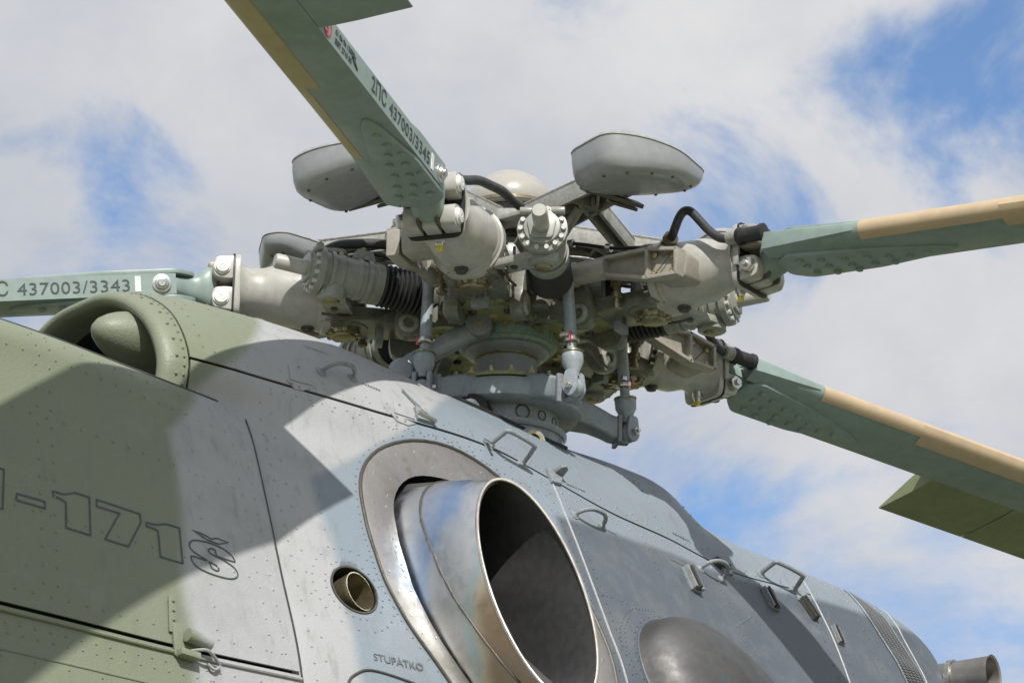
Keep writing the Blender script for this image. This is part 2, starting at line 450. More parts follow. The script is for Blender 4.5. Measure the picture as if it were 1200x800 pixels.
for _x, _d in ((-3.6, .22), (-2.4, .20), (-1.95, .12)):      # the nacelle bulges outboard ahead of the seam
    NS[_x] = [(p+_d*w, z-.58*_d*w) for (p, z), w in zip(NS[_x], (1, 1, 1, 1, 1, .8, .45, .15, .05, 0))]
def hermite(tab, x):
    xs = sorted(tab)
    x = min(max(x, xs[0]), xs[-1])
    i = max(k for k in range(len(xs)-1) if xs[k] <= x or k == 0)
    x0, x1 = xs[i], xs[i+1]; h = x1-x0; t = (x-x0)/h
    out = []
    for r in range(len(tab[x0])):
        pr_ = []
        for c in (0, 1):
            g = lambda k: tab[xs[k]][r][c]
            d0 = (g(i+1)-g(i))/h
            sl = lambda k: 0.5*((g(k)-g(k-1))/(xs[k]-xs[k-1]) + (g(k+1)-g(k))/(xs[k+1]-xs[k])) if 0 < k < len(xs)-1 else d0
            m0, m1 = sl(i), sl(i+1)
            pr_.append((2*t**3-3*t*t+1)*g(i)+(t**3-2*t*t+t)*h*m0+(-2*t**3+3*t*t)*g(i+1)+(t**3-t*t)*h*m1)
        out.append(Vector(pr_))
    return out
_sec = {}
def S(tab, x, v, side=-1):
    """hull point: side -1 is port"""
    k = (id(tab), round(x, 5))
    if k not in _sec: _sec[k] = hermite(tab, x)
    P = _sec[k]; n = len(P)
    v = min(max(v, 0), n-1); i = min(int(v), n-2); t = v-i
    p1, p2 = P[i], P[i+1]
    if i > 0: p0 = P[i-1]
    elif tab is HS: p0 = Vector((-P[1].x, P[1].y))
    else: p0 = 2*p1-p2
    p3 = P[i+2] if i+2 < n else 2*p2-p1
    q = .5*((2*p1)+(p2-p0)*t+(2*p0-5*p1+4*p2-p3)*t*t+(3*p1-p0-3*p2+p3)*t**3)
    return Vector((x, side*q.x, q.y))
def SN(tab, x, v, side=-1):
    e = .004
    a = S(tab, x+e, v, side)-S(tab, x-e, v, side)
    n_ = len(next(iter(tab.values())))-1
    b = S(tab, x, min(v+e, n_), side)-S(tab, x, max(v-e, 0), side)
    nn = a.cross(b).normalized()
    return nn if nn.dot(Vector((0, side, .6))) > 0 else -nn
def panel_mb(tab, x0, x1, v0, v1, side, th=.006, dx=.022, dv=.12, off=0.):
    nx, nv = max(2, int((x1-x0)/dx)), max(2, int((v1-v0)/dv))
    mb = MB(); vs = []
    for q in (0, 1):
        for i in range(nx+1):
            for j in range(nv+1):
                x, v = x0+(x1-x0)*i/nx, v0+(v1-v0)*j/nv
                vs.append(S(tab, x, v, side)+SN(tab, x, v, side)*(off-q*th))
    W = nv+1; O = (nx+1)*W; fs = []
    for i in range(nx):
        for j in range(nv):
            a = i*W+j
            fs += [(a, a+1, a+W+1, a+W), (O+a, O+a+W, O+a+W+1, O+a+1)]
    for i in range(nx):
        for j in (0, nv):
            a = i*W+j; fs.append((a, a+W, O+a+W, O+a) if j == 0 else (a, O+a, O+a+W, a+W))
    for j in range(nv):
        for i in (0, nx):
            a = i*W+j; fs.append((a, O+a, O+a+1, a+1) if i == 0 else (a, a+1, O+a+1, O+a))
    return mb.add(vs, fs)
def raw(tab, x0, x1, v0, v1, side=-1, dx=.03, dv=.15):
    nx, nv = int((x1-x0)/dx), int((v1-v0)/dv)
    vs = [S(tab, x0+(x1-x0)*i/nx, v0+(v1-v0)*j/nv, side) for i in range(nx+1) for j in range(nv+1)]
    W = nv+1
    return vs, [(i*W+j, i*W+j+1, (i+1)*W+j+1, (i+1)*W+j) for i in range(nx) for j in range(nv)]
_a, _b = raw(HS, -1.74, 2.12, 0, 10), raw(NS, -3.6, -1.495, 0, 9)
HULL = BVHTree.FromPolygons(_a[0]+_b[0], _a[1]+[tuple(i+len(_a[0]) for i in f) for f in _b[1]])
def on_hull(px, py, off=0.):
    """the spot of the port-side skin seen at a photo position, with the skin's normal"""
    o, d = pix_ray(px, py)
    loc, nor, _, _ = HULL.ray_cast(o, d)
    if loc is None:
        raise RuntimeError('no hull at %s %s' % (px, py))
    if nor.dot(d) > 0: nor = -nor
    return loc+nor*off, nor
def hull_P(x, z):
    """port skin point at a given x and height"""
    loc, nor, _, _ = HULL.ray_cast(Vector((x, -4, z)), Vector((0, 1, 0)))
    if nor.y > 0: nor = -nor
    return loc, nor

G = .005
HINGE = 4.0
def cut(mesh_mb, name, cutters):
    """panel mesh with openings sawn out"""
    o = link(name+'_blank', mesh_mb.mesh(name, 35))
    cs = []
    for c in cutters:
        co = link('cutter', c.mesh('cutter')); cs.append(co)
        m = o.modifiers.new('cut', 'BOOLEAN'); m.object = co; m.operation = 'DIFFERENCE'; m.solver = 'EXACT'
    bpy.context.view_layer.update()
    me = bpy.data.meshes.new_from_object(o.evaluated_get(bpy.context.evaluated_depsgraph_get()))
    for q in [o]+cs: bpy.data.objects.remove(q)
    me.name = name
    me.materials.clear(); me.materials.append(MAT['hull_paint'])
    return me

# -- exhaust outlines on the skin (closed loops by angle about a centre in the x-z plane)
def loop_on_hull(pts, n, c):
    P = [on_hull(*p)[0] for p in pts]
    A = sorted((math.atan2(q.z-c[1], q.x-c[0]), q) for q in P)
    out = []
    for k in range(n):
        a = -math.pi+2*math.pi*k/n
        for i in range(len(A)):
            a0, q0 = A[i]; a1, q1 = A[(i+1) % len(A)]
            if i == len(A)-1: a1 += 2*math.pi
            aa = a if a >= A[0][0] else a+2*math.pi
            if a0 <= aa <= a1:
                t = (aa-a0)/(a1-a0); out.append(q0.lerp(q1, t)); break
    for _ in range(3): out = [(out[i-1]+out[i]*2+out[(i+1) % n])/4 for i in range(n)]
    return [hull_P(q.x, q.z) for q in out]
EXC = (-.93, -1.42)
outer_px = [(420, 570), (424, 545), (443, 524), (480, 514), (522, 520), (562, 541), (605, 575), (660, 650), (708, 745), (728, 820), (722, 890), (690, 940), (640, 945), (585, 890), (530, 803), (480, 735), (450, 680), (430, 620)]
inner_px = [(459, 592), (465, 569), (485, 555), (530, 562), (580, 590), (630, 650), (675, 745), (692, 830), (685, 885), (650, 905), (600, 868), (548, 800), (512, 745), (484, 690), (467, 635)]
NL = 72
OUT, INN = loop_on_hull(outer_px, NL, EXC), loop_on_hull(inner_px, NL, EXC)
mid = [(OUT[i][0].lerp(INN[i][0], .55), INN[i][1]) for i in range(NL)]
hole_cut = MB().loft([[p+n*.12 for p, n in mid], [p-n*.12 for p, n in mid]])
vent_c, vent_n = on_hull(415, 691)
vent_cut = MB().lathe(vent_c+vent_n*.06, -vent_n, [(0, .082), (.14, .082)], 40)

def skin(name, tab, x0, x1, v0, v1, side, label=None, cutters=None, mat='hull_paint', off=0.):
    mb = panel_mb(tab, x0+G*.5, x1-G*.5, v0, v1, side, off=off)
    if cutters:
        return link(name, cut(mb, name, cutters), heli, None, label)
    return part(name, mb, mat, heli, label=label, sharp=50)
dvh = .035          # half the hinge gap, in section units
PAN = {}
for side in (-1, 1):
    w = 'port' if side < 0 else 'starboard'
    PAN['roof', side] = skin('roof_fairing', HS, -1.70, 1.2, 0, HINGE-dvh, side)
    PAN['exh', side] = skin('exhaust_panel', HS, -1.70, -.25, HINGE+dvh, 10, side, cutters=[hole_cut, vent_cut] if side < 0 else None)
    PAN['aft', side] = skin('side_panel', HS, -.25, 1.2, HINGE+dvh, 10, side)
    PAN['grille', side] = skin('rear_panel', HS, 1.2, 1.75, 0, 10, side)
    PAN['tail', side] = skin('tail_fairing', HS, 1.75, 2.12, 0, 10, side)
    PAN['door', side] = skin('engine_cowling', NS, -3.6, -1.495, 0, 7.0-.016, side)
    PAN['low', side] = skin('lower_cowling', NS, -3.6, -1.495, 7.0+.016, 9, side)
# dark structure seen through the gaps
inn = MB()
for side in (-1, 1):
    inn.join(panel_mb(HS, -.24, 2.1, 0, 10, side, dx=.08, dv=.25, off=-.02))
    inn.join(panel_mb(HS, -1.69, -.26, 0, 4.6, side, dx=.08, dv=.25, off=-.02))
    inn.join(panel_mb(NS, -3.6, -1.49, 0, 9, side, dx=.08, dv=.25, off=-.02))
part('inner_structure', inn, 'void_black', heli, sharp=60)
# cabin below the cowlings
cab = MB(); secs = []
for x, w_, zt, zb in ((-6.2, .55, -3.2, -4.4), (-5.6, 1.0, -2.6, -4.75), (-4.6, 1.2, -2.3, -4.8), (-3.4, 1.25, -2.25, -4.8), (2.5, 1.25, -2.25, -4.8), (4.0, 1.0, -2.2, -4.5), (6.5, .6, -2.1, -3.4), (11, .3, -1.9, -2.5)):
    zc, hh = (zt+zb)/2, (zt-zb)/2
    secs.append([Vector((x, w_*math.copysign(abs(math.cos(a))**.6, math.cos(a)), zc+hh*math.copysign(abs(math.sin(a))**.6, math.sin(a)))) for a in [2*math.pi*k/40 for k in range(40)]])
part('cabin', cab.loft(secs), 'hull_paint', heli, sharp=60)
for x, yy, r in ((-4.4, -.25, .3), (-4.4, .25, .3), (.6, -2.1, .43), (.6, 2.1, .43)):
    wb = MB().lathe((x, yy-.12, GZ+r), (0, 1, 0), [(0, r*.6), (0, r*.9), (.03, r), (.21, r), (.24, r*.9), (.24, r*.6)], 32)
    wo = part('wheel', wb, 'rubber', heli)
    part('strut', MB().cyl((x, yy, GZ+r), (x, yy*.5, -4.3), .06), 'fitting_grey', wo)

# -- front inlet ring of the fan fairing, with its duct and bullet
def ring_sec(x, k, vmax=5.2):
    out = []
    for q in range(-26, 27):
        v = abs(q)/26*vmax
        p = S(HS, -1.72, v, -1 if q < 0 else 1)
        out.append(Vector((x, p.y*k, -.98+(p.z+.98)*k)))
    return out
lip = MB().loft([ring_sec(x, k) for x, k in ((-1.705, 1.0), (-1.735, .996), (-1.765, .98), (-1.785, .953), (-1.791, .92), (-1.785, .89), (-1.765, .868), (-1.73, .855), (-1.66, .85))], closed=False)
ringo = part('inlet_ring', lip, 'hull_paint', heli, sharp=70)
duct = MB().loft([ring_sec(x, k) for x, k in ((-1.67, .85), (-1.4, .78), (-1.1, .55), (-1.0, .05))], closed=False)
part('duct', duct, 'void_black', ringo, sharp=70)
bx, bp, bz = -1.68, .25, -.757
bul = MB().lathe((bx, -bp, bz), (-1, .03, .04), [(-.30, .115), (-.03, .102), (0, .098), (.05, .092), (.09, .083), (.13, .070), (.16, .055), (.185, .037), (.200, .017), (.204, 0)], 28)
part('bullet_fairing', bul, 'hull_paint', ringo, sharp=60)
part('duct_strut', MB().box((-1.66, -.20, -.90), (.10, .02, .16), RY(.5)), 'frame_grey', ringo)
rl = MB()
def rivet(mb, p, n, r=.0052, h=.0026):
    e1 = n.orthogonal().normalized(); e2 = n.cross(e1)
    b = [p-n*.0004+(e1*math.cos(a)+e2*math.sin(a))*r for a in [k*math.pi/3 for k in range(6)]]
    t = [p+n*h+(e1*math.cos(a)+e2*math.sin(a))*r*.55 for a in [k*math.pi/3 for k in range(6)]]
    mb.add(b+t, [(i, (i+1) % 6, 6+(i+1) % 6, 6+i) for i in range(6)]+[(6, 7, 8, 9, 10, 11)])
def rv_v(mb, tab, v, x0, x1, step=.05, off=0., r=.0055, jit=.12):
    x = x0
    while x <= x1:
        if random.random() > .03:
            p = S(tab, x, v); n = SN(tab, x, v); rivet(mb, p, n, r)
        x += step*(1+random.uniform(-jit, jit)*.3)
def rv_x(mb, tab, x, v0, v1, step=.05, r=.0055):
    v = v0
    while v <= v1:
        p = S(tab, x, v); n = SN(tab, x, v); rivet(mb, p, n, r)
        dvv = (S(tab, x, v+.05)-S(tab, x, v)).length/.05
        v += step/max(dvv, .02)
def rv_px(mb, pts, step=.045, r=.0055):
    P = [on_hull(*p) for p in pts]
    for (a, na), (b, nb) in zip(P, P[1:]):
        k = max(1, int((b-a).length/step))
        for i in range(k):
            q = a.lerp(b, i/k); loc, nor, _, _ = HULL.find_nearest(q)
            if nor.y > 0: nor = -nor
            rivet(mb, loc, nor, r)
def rivets(parent, mb): part('rivets', mb, 'hull_paint', parent, kind='stuff', sharp=25)
m = MB()
for q in range(-24, 1):
    v = abs(q)/26*5.2
    for xx, kk, st in ((-1.72, 1.0, 1), (-1.745, .995, 2)):
        if q % st == 0:
            p = S(HS, -1.72, v); n = SN(HS, -1.70, v); rivet(m, Vector((xx, p.y*kk, -.98+(p.z+.98)*kk)), n, .006, .003)
rivets(ringo, m)
# door
m = MB()
for xx in (-1.545, -1.60): rv_x(m, NS, xx, 4.2, 6.9, .055)
for vv in (5.35, 6.15): rv_v(m, NS, vv, -3.0, -1.62, .062)
rv_x(m, NS, -2.37, 3.6, 6.9, .055); rv_x(m, NS, -2.42, 3.6, 6.9, .055)
rv_x(m, NS, -1.80, 4.4, 6.9, .075); rv_v(m, NS, 4.45, -3.0, -1.62, .06)
rv_v(m, NS, 6.86, -3.0, -1.52, .06); rv_v(m, NS, 3.75, -3.0, -1.6, .07)
rivets(PAN['door', -1], m)
m = MB()
rv_v(m, NS, 7.13, -3.0, -1.52, .05); rv_v(m, NS, 7.2, -3.0, -1.52, .05); rv_v(m, NS, 7.36, -3.0, -1.52, .11)
rv_x(m, NS, -1.83, 7.2, 8.6, .045); rv_x(m, NS, -1.80, 7.2, 8.6, .045)
rivets(PAN['low', -1], m)
m = MB()
rv_v(m, HS, 3.82, -1.60, 1.15, .06); rv_v(m, HS, 3.70, -1.60, 1.15, .085)
rv_v(m, HS, 2.2, -1.6, .6, .09); rv_x(m, HS, -1.64, .3, 3.7, .05); rv_x(m, HS, 1.16, .3, 3.8, .045); rv_x(m, HS, .35, 2.2, 3.7, .06)
rv_x(m, HS, -.30, 2.6, 3.8, .05); rv_x(m, HS, .68, 1.2, 3.7, .055)
rivets(PAN['roof', -1], m)
m = MB()
rv_v(m, HS, 4.2, -1.40, -.28, .05); rv_v(m, HS, 4.32, -1.40, -.28, .08)
rv_x(m, HS, -1.44, 4.6, 9, .055); rv_x(m, HS, -1.40, 4.8, 9, .08); rv_x(m, HS, -.285, 4.3, 7.2, .04); rv_x(m, HS, -.31, 4.3, 6, .06)
for i in range(NL):
    p = OUT[i][0]*1.0; c_ = Vector((EXC[0], p.y, EXC[1])); q = p+(p-c_).normalized()*.022
    loc, nor = hull_P(q.x, q.z); rivet(m, loc, nor)
for rr, kk in ((.105, 26), (.15, 30)):
    e1 = vent_n.orthogonal().normalized(); e2 = vent_n.cross(e1)
    for k in range(kk):
        a = 2*math.pi*k/kk
        if random.random() < .2: continue
        loc, nor, _, _ = HULL.find_nearest(vent_c+(e1*math.cos(a)+e2*math.sin(a))*rr)
        rivet(m, loc, nor if nor.y < 0 else -nor)
rv_px(m, [(388, 660), (376, 600), (372, 560)], .05); rv_px(m, [(455, 500), (520, 512), (600, 560), (640, 580)], .03)
rivets(PAN['exh', -1], m)
m = MB()
rv_v(m, HS, 4.18, -.22, 1.15, .05); rv_v(m, HS, 4.35, -.22, 1.15, .07)
rv_x(m, HS, -.215, 4.3, 8.4, .036); rv_x(m, HS, .20, 4.4, 5.6, .03); rv_x(m, HS, .62, 5.0, 7.2, .045); rv_x(m, HS, 1.14, 4.3, 8, .05)
rv_px(m, [(700, 696), (716, 699), (735, 706), (748, 709)], .022); rv_px(m, [(745, 712), (770, 716)], .018)
rv_px(m, [(728, 760), (726, 735), (733, 718), (745, 709)], .02); rv_px(m, [(734, 756), (731, 735), (738, 720)], .02)
rv_px(m, [(734, 757), (742, 780), (748, 796)], .02)
rv_px(m, [(863, 733), (880, 722), (895, 735)], .02); rv_px(m, [(845, 700), (853, 716)], .02); rv_px(m, [(866, 733), (895, 775)], .04)
rivets(PAN['aft', -1], m)
m = MB()
rv_x(m, HS, 1.24, .5, 8, .04); rv_x(m, HS, 1.45, 1, 7.5, .045); rv_x(m, HS, 1.72, .4, 8, .04); rv_v(m, HS, 2.5, 1.25, 1.7, .04)
rivets(PAN['grille', -1], m)

# -- sealant beads along two vertical seams
def bead(name, x, v0, v1, r, mat='sealant'):
    n_ = 60
    return part(name, MB().tube([S(HS, x, v0+(v1-v0)*i/n_)+SN(HS, x, v0+(v1-v0)*i/n_)*.0005 for i in range(n_+1)], r, 6), mat, heli)
bead('seam_strip', -.25, 4.05, 9, .0036); bead('seam_strip', 1.2, .5, 9, .0036); bead('seam_strip', 1.75, .3, 9, .0032)
part('seam_strip', MB().tube([S(NS, -1.492, 3.2+5.5*i/60)+SN(NS, -1.492, 3.2+5.5*i/60)*.001 for i in range(61)], .0022, 6), 'hem_dark', heli)
# rolled hem along the top and bottom of the engine cowling
hm = MB()
hm.tube([S(NS, -3.5+2.0*i/60, 7.05)+SN(NS, -3.5+2.0*i/60, 7.05)*.004 for i in range(61)], .006, 8)
hm.tube([S(NS, -3.5+2.0*i/60, 7.32)+SN(NS, -3.5+2.0*i/60, 7.32)*.0 for i in range(61)], .0035, 6)
part('hem', hm, 'hull_paint', PAN['low', -1])
part('edge_strip', MB().tube([S(NS, -3.5+2.0*i/60, 2.75)+SN(NS, -3.5+2.0*i/60, 2.75)*.002 for i in range(61)], .0045, 6), 'hem_dark', PAN['door', -1])

# -- exhaust: heat-stained plate, pipe, weld, rim, soot-black bore
def strip_loop(A, B, lift, th):
    """closed band between two loops of (point, normal)"""
    n_ = len(A); rows = []
    for t in (0, .25, .5, .75, 1):
        r_ = []
        for i in range(n_):
            q = A[i][0].lerp(B[i][0], t); loc, nor = hull_P(q.x, q.z)
            r_.append(loc+nor*(lift if 0 < t < 1 else lift*.35))
        rows.append(r_)
    mb = MB().loft(rows, cap=False)
    return mb
plate = part('exhaust_plate', strip_loop(OUT, INN, .007, .004), 'plate_steel', heli, sharp=60, label='brushed bare steel plate around the exhaust pipe')
m = MB()
for i in range(0, NL, 2):
    for t in (.3, .75):
        if random.random() < .25: continue
        q = OUT[i][0].lerp(INN[i][0], t+random.uniform(-.06, .06)); loc, nor = hull_P(q.x, q.z); rivet(m, loc+nor*.006, nor, .0055, .003)
part('rivets', m, 'steel', plate, kind='stuff')
part('edge_bead', MB().tube([p+n*.003 for p, n in OUT], .006, 8, True), 'dark_steel', plate)
def open_ell(k, P, sc=1., dx=0, dz=0):
    a = -math.pi+2*math.pi*k/NL
    # match the loops' angle about their own centre
    t = a
    return Vector((-.782+dx+sc*(.205*math.cos(t)-.135*math.sin(t)), -P, -1.553+dz+sc*.322*math.sin(t)))
base = []
cI = sum((p for p, n in INN), Vector())/NL
BASE = [cI+(p-cI)*.985-n*.05 for p, n in INN]
BASE2 = [cI+(p-cI)*.985+n*.03 for p, n in INN]
OPEN = []
for k in range(NL):
    # the mouth is cut back at the top and front, so it looks forward and up a little
    q = open_ell(k, 1.10); a_ = -math.pi+2*math.pi*k/NL
    ry_ = (q-CAM_POS); pn = 1.10+.10*math.cos(a_)-.12*math.sin(a_)
    OPEN.append(CAM_POS+ry_*((-pn-CAM_POS.y)/ry_.y))
def pipe_row(t, sc=1.):
    out = []
    for k in range(NL):
        q = BASE[k].lerp(OPEN[k], t)
        # belly: the pipe leaves the skin steeply, then turns outboard
        q += Vector((0, -.035, .012))*math.sin(math.pi*t)
        out.append(q)
    if sc != 1:
        c_ = sum(out, Vector())/NL; out = [c_+(q-c_)*sc for q in out]
    return out
rows = [pipe_row(t) for t in [i/16 for i in range(17)]]
rx = Matrix.Translation((-.85, -.9, -1.5))
pm = MB().loft(rows, cap=False)
# local axes: z along the pipe, so the heat bands follow it
axis = (sum(OPEN, Vector())-sum(BASE, Vector())).normalized()
PM = Matrix.Translation(sum(BASE, Vector())/NL) @ axis.to_track_quat('Z', 'X').to_matrix().to_4x4()
PMI = PM.inverted()
pipe = part('exhaust_pipe', pm.xf(PMI), 'heat_steel', heli, PM, sharp=70, label='heat-stained polished steel exhaust pipe with wide oval mouth')
wl = []
for k in range(NL):
    a_ = -math.pi+2*math.pi*k/NL
    t_ = .40-.12*math.sin(a_)+.006*math.sin(5*a_)+.003*math.sin(13*a_+1)
    row = pipe_row(t_); c_ = sum(row, Vector())/NL
    wl.append(row[k]+(row[k]-c_).normalized()*.0005)
part('weld_seam', MB().tube(wl, [.0045+.0016*math.sin(k*2.3)*math.sin(k*.7) for k in range(NL)], 8, True), 'dark_steel', pipe)
part('rim', MB().tube(OPEN, .0065, 10, True), 'plate_steel', pipe, label='heat-browned rolled rim of the exhaust mouth')
bore = []
oc_ = sum(OPEN, Vector())/NL
for i in range(11):
    t_ = i/10; row = []
    for k, q in enumerate(pipe_row(1-t_, .972)):
        a_ = -math.pi+2*math.pi*k/NL
        # the duct turns forward as it goes in: its rear wall slants towards the nose, its floor rises
        row.append(q+Vector((-.26*max(0, math.cos(a_))*t_, 0, .15*max(0, -math.sin(a_))*t_)))
    bore.append(row)
bm_ = MB().loft(bore, cap=False); ctr = sum(bore[-1], Vector())/NL
bm_.add(bore[-1]+[ctr+Vector((-.05, .05, 0))], [(i, (i+1) % NL, NL) for i in range(NL)])
part('bore', bm_, 'soot', pipe, sharp=70)
# dark pocket behind the plate opening
pk = MB().loft([[p-n*.004 for p, n in mid], [p-n*.2 for p, n in mid], [cI+(p-n*.25-cI)*.4 for p, n in mid]], cap=True)
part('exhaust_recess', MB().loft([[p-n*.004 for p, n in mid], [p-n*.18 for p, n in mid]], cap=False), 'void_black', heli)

# -- round drain vent with its inner tube
vent = part('vent_recess', MB().lathe(vent_c-vent_n*.10, vent_n, [(0, .0), (0, .0818), (.100, .0818)], 40, False), 'void_black', heli)
part('ring', MB().ring(vent_c+vent_n*.001, vent_n, .083, .006, .006, 40), 'dark_steel', vent)
td = (vent_n*1.0+Vector((.25, 0, -.1))).normalized(); tc_ = vent_c+Vector((.012, 0, -.006))
part('vent_tube', MB().lathe(tc_-td*.10, td, [(0, .060), (.112, .064), (.112, .0605), (.0, .056), (-.02, 0)], 36, False), 'tarnished_brass', vent)

# -- smooth steel blister on the side panel
bl_c, bl_n = on_hull(832, 822)
e1 = Vector((1, 0, -.12)); e1 = (e1-bl_n*e1.dot(bl_n)).normalized(); e2 = bl_n.cross(e1)
if e2.z > 0: e2 = -e2
rows = []
for i in range(0, 15):
    t = i/14*math.pi/2; r_ = []
    for k in range(56):
        a = 2*math.pi*k/56
        ca, sa = math.cos(a), math.sin(a)
        ra = .35 if ca < 0 else .52      # blunter in front, longer towards the tail
        rad = math.sin(t) if i < 14 else 1.02
        hgt = math.cos(t)**.8 if i < 14 else 0
        q = bl_c+e1*(ra*ca*rad)+e2*(.30*sa*rad)
        loc, nor, _, _ = HULL.find_nearest(q)
        r_.append(loc+bl_n*(.15*hgt+.001))
    rows.append(r_)
blf = part('blister_fairing', MB().loft(rows, cap=False), 'blister_steel', heli, sharp=60, label='smooth bare metal blister bulging from the side panel')
part('flange', MB().tube([p_ for p_ in rows[-1]], .005, 6, True), 'hull_paint', blf)
m = MB()
for k in range(56):
    q = bl_c+(rows[-1][k]-bl_c)*1.05; loc, nor, _, _ = HULL.find_nearest(q); rivet(m, loc, nor if nor.y < 0 else -nor, .006, .003)
part('rivets', m, 'hull_paint', blf, kind='stuff')

# -- grab handles
def frame_at(p, n, along):
    a = (along-n*along.dot(n)).normalized()
    return a, n.cross(a)
def handle(p0, p1, h, r=.0085, square=False, mat='fitting_grey', mount=True):
    a, na = on_hull(*p0); b, nb = on_hull(*p1); n = (na+nb).normalized()
    pts = []
    if square: key = [(0, 0), (.06, .75), (.16, 1), (.84, 1), (.94, .75), (1, 0)]
    else: key = [(0, 0), (.05, .45), (.18, .82), (.36, 1), (.64, 1), (.82, .82), (.95, .45), (1, 0)]
    path = catmull([a.lerp(b, t)+n*(h*q) for t, q in key], 5)
    o = part('grab_handle', MB().tube(path, r, 10), mat, heli)
    if mount:
        for q, nn in ((a, na), (b, nb)):
            u, w_ = frame_at(q, nn, b-a)
            f = MB().lathe(q-nn*.001, nn, [(0, .02), (.004, .019), (.006, .012), (.010, .0095)], 14)
            part('foot', f, mat, o)
    return o
handle((376, 436), (413, 443), .050, .0075)
handle((573, 522), (612, 544), .085, .008, True)
handle((673, 603), (705, 616), .050, .0075)
handle((820, 666), (846, 679), .06, .0075)
handle((891, 672), (930, 692), .075, .0085, True)
part('stay_rod', MB().tube([on_hull(567, 516, .004)[0], on_hull(572, 529, .03)[0]], .006, 8), 'steel', heli)

# -- hinges, latches and small plates
def plate_px(name, pts, th, mat, parent=heli, bev=.001, lift=0.):
    P = [on_hull(*p) for p in pts]
    n = sum((q[1] for q in P), Vector()).normalized()
    vs = [q[0]+n*(lift-.002) for q in P]+[q[0]+n*(lift+th) for q in P]; k = len(P)
    return part(name, MB().add(vs, [tuple(range(k-1, -1, -1)), tuple(range(k, 2*k))]+[(i, (i+1) % k, k+(i+1) % k, k+i) for i in range(k)]), mat, parent, bev=bev)
def latch(p0, p1, w_, h, mat='fitting_grey'):
    """ribbed toggle latch from p0 to p1"""
    a, na = on_hull(*p0); b, nb = on_hull(*p1); n = (na+nb).normalized(); d = (b-a).normalized(); s_ = n.cross(d)
    o = part('latch', MB().prism([(-.5*w_, 0), (.5*w_, 0), (.5*w_, h*.3), (-.5*w_, h*.3)], (a+b)/2, s_, n, (b-a).length), mat, heli, bev=.002)
    for k, hh in ((-.34, .8), (.0, 1.), (.34, .8)):
        part('rib', MB().prism([(-.09*w_, 0), (.09*w_, 0), (.09*w_, h*hh), (-.09*w_, h*hh)], (a+b)/2+s_*k*w_, s_, n, (b-a).length*.96), mat if k else 'dark_steel', o, bev=.0015)
    return o
latch((803, 668), (815, 694), .055, .035); latch((896, 692), (908, 715), .045, .028)
latch((938, 702), (955, 727), .03, .03, 'dark_steel'); latch((976, 735), (985, 755), .035, .022)
latch((836, 659), (850, 668), .035, .03, 'dark_steel')
def rivplate(pts, riv, mat='hull_paint', th=.004):
    o = plate_px('hinge_plate', pts, th, mat)
    mb = MB()
    for p in riv:
        q, n = on_hull(*p); rivet(mb, q+n*th, n, .006, .003)
    part('rivets', mb, 'fitting_grey', o, kind='stuff')
    return o
rivplate([(335, 445), (364, 456), (355, 458), (345, 456)], [(341, 450), (350, 454)])
rivplate([(337, 428), (362, 434), (365, 452), (340, 445)], [(349, 431)])
rivplate([(457, 484), (487, 497), (478, 499), (465, 494)], [(464, 489), (474, 494)])
rivplate([(460, 470), (482, 479), (486, 492), (462, 484)], [(467, 475)])
rivplate([(484, 478), (497, 482), (508, 498), (488, 492)], [(491, 483), (500, 490)], 'fitting_grey', .012)
part('stay_rod', MB().tube([on_hull(470, 458, .008)[0], on_hull(497, 487, .014)[0]], .004, 8), 'fitting_grey', heli)
part('stay_rod', MB().tube([on_hull(487, 486, .016)[0], on_hull(508, 497, .016)[0]], .007, 8), 'steel', heli)
hb = rivplate([(638, 550), (659, 552), (655, 569), (645, 566)], [(643, 553), (653, 555)], 'fitting_grey', .012)
q, n = on_hull(652, 557); part('lug', MB().prism([(-.025, 0), (.025, 0), (.018, .04), (0, .05), (-.018, .04)], q, n.cross(Vector((0, 0, 1))).normalized(), n, .012), 'fitting_grey', hb, bev=.002)
rivplate([(928, 688), (944, 695), (952, 712), (935, 703)], [(933, 693), (941, 700), (945, 706)], 'fitting_grey', .006)
rivplate([(840, 660), (852, 665), (858, 675), (848, 672)], [(848, 668)], 'fitting_grey', .01)
# over-centre latch on the lower edge of the engine cowling
q0, n0 = on_hull(212, 752); d0 = (on_hull(235, 759)[0]-q0).normalized(); up0 = n0.cross(d0); up0 = up0 if up0.z > 0 else -up0
lt = part('cowling_latch', MB().prism([(-.03, -.05), (.03, -.055), (.045, .01), (.02, .06), (-.035, .05)], q0+n0*.006, d0, up0, .008), 'hull_paint', heli, bev=.002)
part('strap', MB().prism([(-.016, .02), (.016, .02), (.014, .13), (0, .142), (-.014, .13)], q0-d0*.03+n0*.005, d0, up0, .006), 'hull_paint', lt, bev=.002)
part('barrel', MB().cyl(q0+d0*.0+n0*.03+up0*.012, q0+d0*.085+n0*.028+up0*.004, .021, 16), 'hull_paint', lt, bev=.002)
part('hook', MB().tube(catmull([q0+d0*.02+n0*.02-up0*.03, q0+d0*.06+n0*.04-up0*.025, q0+d0*.10+n0*.025-up0*.03, q0+d0*.13+n0*.012-up0*.045, q0+d0*.11+n0*.012-up0*.062, q0+d0*.085+n0*.012-up0*.05], 5), .005, 8), 'hull_paint', lt)
part('bracket', MB().box(q0+d0*.01+n0*.02-up0*.045, (.07, .03, .02), Matrix((d0, n0, up0)).transposed()), 'hull_paint', lt, bev=.003)
m = MB()
for a_, b_ in ((-.03, .06), (-.03, .09), (-.03, .12), (.02, .04), (0, -.02), (.03, -.03)): rivet(m, q0+d0*a_+up0*b_+n0*.009, n0, .0065, .004)
part('rivets', m, 'hull_paint', lt, kind='stuff')

